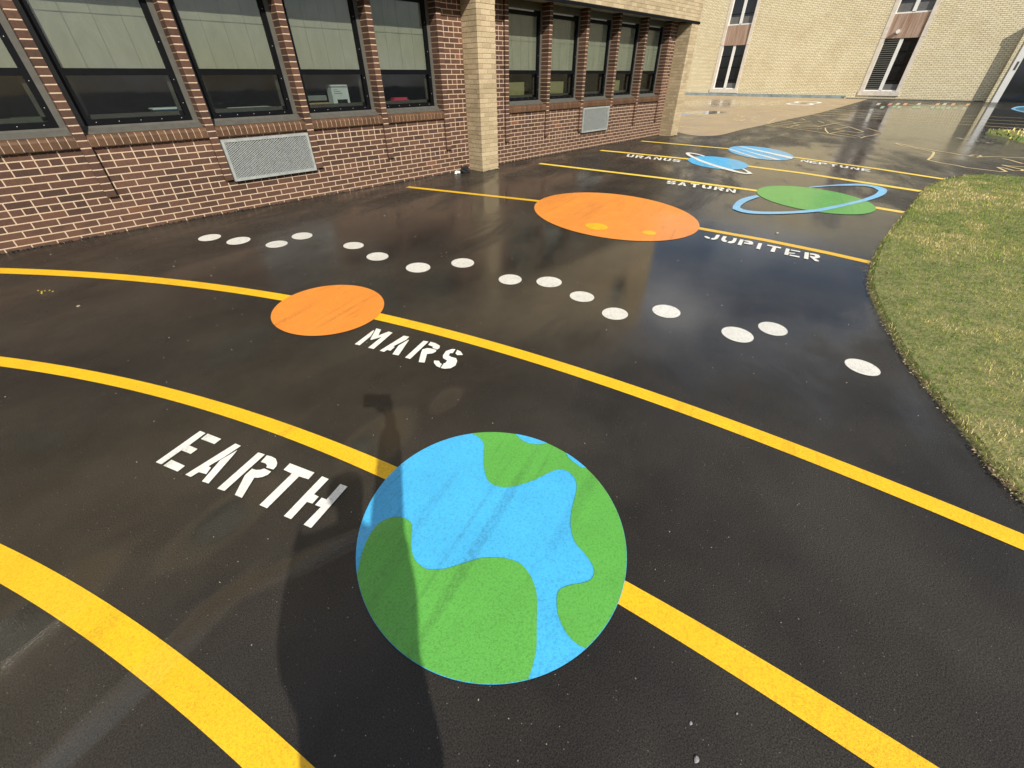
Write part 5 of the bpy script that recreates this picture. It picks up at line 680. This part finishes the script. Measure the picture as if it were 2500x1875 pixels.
def grassmat():
    m, nt, b = mat('grass_blades'); a = N(nt, 'ShaderNodeAttribute', attribute_name='tone')
    L(nt, ramp(nt, a.outputs['Fac'], [(0, (.055, .14, .010)), (.30, (.15, .28, .022)), (.58, (.34, .38, .06)), (.82, (.62, .52, .18)), (1, (.85, .68, .34))]), b.inputs['Base Color'])
    b.inputs['Roughness'].default_value = .6; b.inputs['Specular IOR Level'].default_value = .25
    t_ = N(nt, 'ShaderNodeBsdfTranslucent'); L(nt, b.inputs['Base Color'].links[0].from_socket, t_.inputs[0]); x_ = N(nt, 'ShaderNodeMixShader'); x_.inputs[0].default_value = .22
    L(nt, b.outputs[0], x_.inputs[1]); L(nt, t_.outputs[0], x_.inputs[2]); L(nt, x_.outputs[0], nt.nodes['Material Output'].inputs['Surface']); return m
M_GRS = grassmat()
def grass(name, lw, edge, bbox, n, hgt, wid, seed, lab):
    r_ = np.random.default_rng(seed); P = r_.random((n*3, 2))*[bbox[2]-bbox[0], bbox[3]-bbox[1]]+[bbox[0], bbox[1]]
    # denser close to the camera
    dd = np.hypot(P[:, 0], P[:, 1]); keep = r_.random(len(P)) < np.clip((4.2/np.maximum(dd, 2.5))**1.5, .12, 1); P = P[keep]; P = P[inside(P, lw)][:n]
    n = len(P); de = dist_edge(P, edge); dd = np.hypot(P[:, 0], P[:, 1]); sw = np.clip(dd/4.5, 1, 3.2)
    clump = vnoise(P, 11, seed)*.6+vnoise(P, 29, seed+1)*.4
    h = hgt*(.45+.8*r_.random(n)+.35*(r_.random(n) < .05))*(.65+.8*clump)*np.clip(sw, 1, 1.5); wd = wid*(.7+.6*r_.random(n))*sw
    az = r_.random(n)*2*math.pi; bend = np.c_[np.cos(az), np.sin(az)]*(h*(.35+.8*r_.random(n)))[:, None]
    side = np.c_[-np.sin(az+r_.normal(0, .6, n)), np.cos(az)]*wd[:, None]/2
    z0 = .018
    v = np.zeros((n, 5, 3)); v[:, 0, :2] = P-side; v[:, 1, :2] = P+side; v[:, 0, 2] = v[:, 1, 2] = z0
    mid = P+bend*.35; v[:, 2, :2] = mid+side*.8; v[:, 3, :2] = mid-side*.8; v[:, 2, 2] = v[:, 3, 2] = z0+h*.6
    v[:, 4, :2] = P+bend; v[:, 4, 2] = z0+h*.85
    V = v.reshape(-1, 3); base = np.arange(n)*5
    me = bpy.data.meshes.new(name); me.vertices.add(len(V)); me.vertices.foreach_set('co', V.ravel())
    tri = np.stack([base, base+1, base+2, base, base+2, base+3, base+3, base+2, base+4], 1).reshape(-1)
    me.loops.add(len(tri)); me.loops.foreach_set('vertex_index', tri); me.polygons.add(n*3); me.polygons.foreach_set('loop_start', np.arange(n*3)*3)
    me.materials.append(M_GRS)
    patch = vnoise(P, 1.1, seed+2)*.34+vnoise(P, 4.1, seed+3)*.30+vnoise(P, 12, seed+5)*.22+vnoise(P, 31, seed+6)*.14
    t = .52+2.4*(patch-.48)+r_.normal(0, .17, n)-.45*np.exp(-de/.20)+.12*np.clip(1-np.abs(de-1.0)/1.0, 0, 1)
    t = np.where((de < .03) & (r_.random(n) < .35), .9, t); t = np.clip(t, 0, 1)
    a = me.attributes.new('tone', 'FLOAT', 'FACE'); a.data.foreach_set('value', np.repeat(t, 3))
    me.update(calc_edges=True); me.validate(); o = bpy.data.objects.new(name, me); col.objects.link(o); return tag(o, lab, 'grass', None, 'stuff')
grass('grass', lawn1, edge1, (1.5, -7.5, 24, 2.2), 480000, .019, .0022, 3, 'short green lawn with straw coloured patches beside the curved asphalt edge')
grass('grass', lawn2, g2, (14, -9, 32, 1), 30000, .05, .012, 5, 'strip of green grass at the far right by the puddle')
# dead leaf crumbs and soil along the lawn edge
r_ = np.random.default_rng(11); mb = MB()
Ev = [Vector(p) for p in edge1]
for i in range(1100):
    k = r_.integers(4, len(Ev)-1); p = Ev[k].lerp(Ev[k-1], r_.random()); s_ = .0018+.0035*r_.random(); ox, oy = r_.normal(0, .014, 2); an = r_.random()*3.14
    c_, s2 = math.cos(an), math.sin(an); zz = .004+.01*r_.random(); n0 = len(mb.v)
    mb.v += [(p.x+ox+s_*2*c_, p.y+oy+s_*2*s2, zz), (p.x+ox-s_*s2, p.y+oy+s_*c_, zz+.006*r_.random()), (p.x+ox-s_*2*c_, p.y+oy-s_*2*s2, zz), (p.x+ox+s_*s2, p.y+oy-s_*c_, zz+.004)]
    mb.f.append((n0, n0+1, n0+2, n0+3)); mb.t.append(0); mb.m.append(int(r_.random() < .5))
o = mb.build('leaf_litter', [plain('dead_leaf', (.30, .235, .14), .9, 0, .4, 60), plain('dark_crumb', (.07, .05, .03), .9)]); tag(o, 'dry leaf crumbs and soil along the lawn edge', 'leaf litter', None, 'stuff')
# tar crumbs at the foot of the wall
mb = MB(); bm = bmesh.new()
for i in range(900):
    x = r_.uniform(-3, 13.6); y = WP-abs(r_.normal(0, .016)); s_ = r_.uniform(.004, .014)
    if 5.75 < x < 6.26 or x > 13.25: y = CF-abs(r_.normal(0, .014))
    M4 = Matrix.Translation((x, y, s_*.3)) @ Matrix.Rotation(r_.random()*6, 4, 'Z') @ Matrix.Diagonal((s_*1.8, s_, s_, 1))
    bmesh.ops.create_icosphere(bm, subdivisions=1, radius=1, matrix=M4)
me = bpy.data.meshes.new('tar_crumbs'); bm.to_mesh(me); bm.free(); me.materials.append(M_ASPH); o = bpy.data.objects.new('tar_crumbs', me); col.objects.link(o); tag(o, 'rough tar crumbs along the foot of the brick wall', 'tar crumbs', None, 'stuff')
# loose grit
bm = bmesh.new()
for i in range(380):
    d_ = .25+13*r_.random()**1.5; a_ = _a+r_.uniform(-1.05, 1.05); x, y = d_*math.cos(a_), d_*math.sin(a_)
    if y > 6.3: continue
    s_ = r_.uniform(.0008, .0022)*(1+d_*.16)
    M4 = Matrix.Translation((x, y, s_*.6+.001)) @ Matrix.Rotation(r_.random()*6, 4, (r_.random(), r_.random(), 1)) @ Matrix.Diagonal((s_*1.5, s_, s_*.8, 1))
    bmesh.ops.create_icosphere(bm, subdivisions=1, radius=1, matrix=M4)
me = bpy.data.meshes.new('loose_grit'); bm.to_mesh(me); bm.free(); me.materials.append(plain('pale_grit', (.30, .28, .25), .8)); o = bpy.data.objects.new('loose_grit', me); col.objects.link(o); tag(o, 'tiny pale grit scattered over the black asphalt', 'grit', None, 'stuff')
# ---------------------------------------------------------------- litter
def lump(name, c, s, m_, seed, amp=.35, sub_=3):
    bm = bmesh.new(); bmesh.ops.create_icosphere(bm, subdivisions=sub_, radius=1); q = np.random.default_rng(seed); ph = q.random(9)*6
    for v in bm.verts:
        n_ = v.co.copy(); k = 1+amp*(math.sin(n_.x*3.1+ph[0])*math.sin(n_.y*4.3+ph[1])+.6*math.sin(n_.z*6+ph[2]+n_.x*5)+.4*math.sin(n_.y*9+ph[3]))
        v.co = Vector((c[0]+n_.x*k*s[0], c[1]+n_.y*k*s[1], max(.002, c[2]+n_.z*k*s[2])))
    me = bpy.data.meshes.new(name); bm.to_mesh(me); bm.free(); me.materials.append(m_); o = bpy.data.objects.new(name, me); col.objects.link(o); return o
tag(lump('crumpled_glove', (5.50, 6.50, .04), (.075, .05, .06), plain('black_cloth', (.008, .008, .009), .9), 4, .5), 'crumpled black glove lying at the foot of the tan column', 'glove')
tag(lump('crumpled_paper', (5.35, 6.53, .018), (.055, .035, .025), plain('white_paper', (.8, .8, .78), .8), 8, .25), 'small crumpled white paper beside the black glove', 'paper')
pb = [((0.591, -0.112), .0055, 'small grey stone on the black asphalt right of the green and blue disc'), ((0.528, -0.156), .009, 'lowest grey stone near the bottom edge of the pavement'), ((5.49, 1.123), .02, 'white pebble on the wet asphalt between the jupiter and saturn lines'), ((-.228, 4.526), .012, 'pale round pebble between the two left orbit lines')]
for (x, y), s_, lab in pb: tag(lump('pebble', (x, y, s_*.3), (s_, s_*.7, s_*.35), plain('pale_stone', (.24, .24, .26) if 'grey' in lab else (.42, .38, .28), .7), int(x*10) % 7+1, .12, 2), lab, 'pebble')
bm = bmesh.new()
for i in range(7):
    M4 = Matrix.Translation((-.381+r_.normal(0, .03), 5.093+r_.normal(0, .035), .004)) @ Matrix.Rotation(r_.random()*6, 4, 'Z') @ Matrix.Diagonal((.008, .005, .003, 1)); bmesh.ops.create_icosphere(bm, subdivisions=1, radius=1, matrix=M4)
me = bpy.data.meshes.new('paint_chips'); bm.to_mesh(me); bm.free(); me.materials.append(plain('yellow_chip', (.6, .45, .05), .7)); o = bpy.data.objects.new('paint_chips', me); col.objects.link(o); tag(o, 'small cluster of yellow chips on the asphalt near the left edge', 'chips')
# ---------------------------------------------------------------- photographer (stands behind the camera, throws the long shadow)
PX, PY = -.51, -.56
M_SKIN = plain('skin', (.46, .27, .19), .5, 0, .05); M_JKT = plain('dark_jacket', (.03, .035, .05), .8); M_TRS = plain('blue_jeans', (.05, .07, .13), .85); M_HAIR = plain('brown_hair', (.05, .03, .02), .6); M_SHOE = plain('grey_shoe', (.12, .12, .12), .6)
fx_, rx_ = Vector((_fh.x, _fh.y, 0)), Vector((_rt.x, _rt.y, 0))
def P3(r, f, z): return Vector((PX, PY, 0))+rx_*r+fx_*f+Vector((0, 0, z))
pe = empty('person', (PX, PY, 0), 'person in a dark jacket and jeans holding a phone out in front', 'person')
def skin(name, chains, m_, parent, lv=2):
    """chains: list of lists of (pos, radius, radius2); first point of later chains may repeat an index"""
    vs_ = []; es = []; rad = []; roots = []; idx = {}
    for ch in chains:
        prev = None
        for k, it in enumerate(ch):
            key, p, r1 = it[0], it[1], it[2]; r2 = it[3] if len(it) > 3 else r1
            if key in idx: i = idx[key]
            else:
                i = len(vs_); idx[key] = i; vs_.append(tuple(p)); rad.append((r1, r2))
                if prev is None: roots.append(i)
            if prev is not None: es.append((prev, i))
            prev = i
    me = bpy.data.meshes.new(name); me.from_pydata(vs_, es, []); o = bpy.data.objects.new(name, me); col.objects.link(o)
    md = o.modifiers.new('skin', 'SKIN'); md.use_smooth_shade = True
    sv = me.skin_vertices[0].data if me.skin_vertices else None
    if sv is None:
        bm = bmesh.new(); bm.from_mesh(me); bm.verts.layers.skin.verify(); bm.to_mesh(me); bm.free(); sv = me.skin_vertices[0].data
    for i, q in enumerate(rad): sv[i].radius = q; sv[i].use_root = i in roots
    sd = o.modifiers.new('sub', 'SUBSURF'); sd.levels = lv; sd.render_levels = lv
    dg = bpy.context.evaluated_depsgraph_get(); me2 = bpy.data.meshes.new_from_object(o.evaluated_get(dg)); o.modifiers.clear(); o.data = me2
    me2.materials.clear(); me2.materials.append(m_)
    if parent: o.parent = parent; o.matrix_parent_inverse = Matrix.Translation(parent.location).inverted()
    return o
CP = Vector((0, 0, CAM_H)); HR = CP-_fw*.035+rx_*.040+Vector((0, 0, -.035))  # right hand behind the phone
SHr, SHl = P3(.16, 0, 1.29), P3(-.18, 0, 1.29)
ELr = P3(.06, .20, 1.17); WRr = HR-fx_*.09+rx_*.03+Vector((0, 0, -.05)); ELl = P3(-.215, .0, 1.03); WRl = P3(-.19, .10, .82)
body = skin('person_body', [
    [('pel', P3(0, 0, .84), .13, .10), ('wst', P3(0, .0, 1.0), .12, .09), ('che', P3(0, .01, 1.18), .145, .10), ('nkb', P3(0, 0, 1.33), .075, .07), ('nk', P3(0, .015, 1.39), .048), ('jaw', P3(0, .045, 1.445), .058, .06), ('hd', P3(0, .035, 1.50), .072, .083), ('cr', P3(0, .02, 1.56), .055, .065)],
    [('che',P3(0,0,1.18),.1), ('shr', SHr, .058), ('elr', ELr, .042), ('wrr', WRr, .027), ('hdr', HR-fx_*.05+rx_*.01, .030, .018)],
    [('che',P3(0,0,1.18),.1), ('shl', SHl, .058), ('ell', ELl, .042), ('wrl', WRl, .027), ('hdl', WRl+Vector((0, 0, -.06))+fx_*.02, .032, .018)],
    [('pel',P3(0,0,.84),.1), ('hpr', P3(.09, 0, .78), .088), ('knr', P3(.10, .02, .44), .056), ('anr', P3(.11, 0, .09), .038), ('tor', P3(.12, .14, .035), .03)],
    [('pel',P3(0,0,.84),.1), ('hpl', P3(-.09, 0, .78), .088), ('knl', P3(-.10, .02, .44), .056), ('anl', P3(-.11, 0, .09), .038), ('tol', P3(-.12, .14, .035), .03)]], M_SKIN, pe)
fing = []
hb = HR-fx_*.02
for k in range(4):
    b0 = HR-fx_*.045+Vector((0, 0, .018-.017*k)); fing.append([('f%da' % k, b0, .0085), ('f%db' % k, b0-rx_*.03+fx_*.005, .008), ('f%dc' % k, b0-rx_*.052+fx_*.018, .0072), ('f%dd' % k, b0-rx_*.062+fx_*.028, .006)])
fing.append([('ta', HR-fx_*.04+rx_*.02+Vector((0, 0, -.02)), .011), ('tb', HR-fx_*.02+rx_*.032+Vector((0, 0, .0)), .009), ('tc', HR-fx_*.008+rx_*.028+Vector((0, 0, .022)), .008)])
skin('right_fingers', fing, M_SKIN, pe, 1)
fing = []
for k in range(4):
    b0 = WRl+Vector((0, 0, -.10))+fx_*(.03-.018*k); fing.append([('g%da' % k, b0+Vector((0, 0, .03)), .0085), ('g%db' % k, b0+Vector((0, 0, -.01)), .008), ('g%dc' % k, b0+Vector((0, 0, -.04))-rx_*-.012, .007)])
fing.append([('ua', WRl+Vector((0, 0, -.05))+fx_*.03, .011), ('ub', WRl+Vector((0, 0, -.08))+fx_*.052, .009), ('uc', WRl+Vector((0, 0, -.105))+fx_*.055, .008)])
skin('left_fingers', fing, M_SKIN, pe, 1)
skin('jacket', [[('hem', P3(0, 0, .70), .185, .16), ('pel', P3(0, 0, .78), .20, .17), ('wst', P3(-.01, .0, 1.0), .185, .16), ('che', P3(-.01, .01, 1.16), .20, .16), ('nkb', P3(0, 0, 1.335), .085, .08)],
    [('che',P3(0,0,1.18),.1), ('shr', SHr, .085), ('elr', ELr, .072), ('wrr', WRr-(WRr-ELr).normalized()*.03, .052)],
    [('che',P3(0,0,1.18),.1), ('shl', SHl, .075), ('ell', ELl, .058), ('wrl', WRl-(WRl-ELl).normalized()*.03, .042)]], M_JKT, pe)
skin('trousers', [[('wai', P3(0, 0, 1.0), .12, .10), ('pel', P3(0, 0, .86), .155, .13), ('hpr', P3(.09, 0, .76), .102), ('knr', P3(.10, .02, .44), .072), ('anr', P3(.11, 0, .10), .058)], [('pel',P3(0,0,.86),.1), ('hpl', P3(-.09, 0, .76), .102), ('knl', P3(-.10, .02, .44), .072), ('anl', P3(-.11, 0, .10), .058)]], M_TRS, pe)
skin('hair', [[('a', P3(0, -.03, 1.47), .07, .06), ('b', P3(0, -.005, 1.545), .078, .085), ('c', P3(0, .03, 1.585), .05, .055)]], M_HAIR, pe)
for s_ in (.11, -.11): skin('shoe', [[('a', P3(s_, -.05, .045), .045), ('b', P3(s_*1.05, .06, .045), .05, .04), ('c', P3(s_*1.1, .16, .035), .04, .03)]], M_SHOE, pe)
for s_ in (.03, -.03): skin('eye', [[('a', P3(s_, .103, 1.50), .008), ('b', P3(s_, .108, 1.50), .008)]], M_WFR, pe, 1)
skin('nose', [[('a', P3(0, .105, 1.49), .011), ('b', P3(0, .125, 1.465), .012)]], M_SKIN, pe, 1)
# phone held upright with its lens at the camera point, facing the view
ph = empty('phone', tuple(CP-_fw*.012), 'black phone held up level in the outstretched hand', 'phone')
mm_ = Matrix((_R, _U, -_fw)).transposed().to_4x4()
bm = bmesh.new(); bmesh.ops.create_cube(bm, size=1)
for v in bm.verts: v.co = Vector((v.co.x*.15, v.co.y*.075, v.co.z*.008))
bmesh.ops.bevel(bm, geom=bm.edges[:], offset=.003, segments=2, affect='EDGES')
bm.transform(mm_); me = bpy.data.meshes.new('phone_body'); bm.to_mesh(me); bm.free(); me.materials.append(M_BLK); o = bpy.data.objects.new('phone_body', me); col.objects.link(o); o.parent = ph
# keep the body behind the lens: shift it back and aside so the lens sits at its corner
ph.location = CP-_fw*.014-_R*.016+_U*-.022
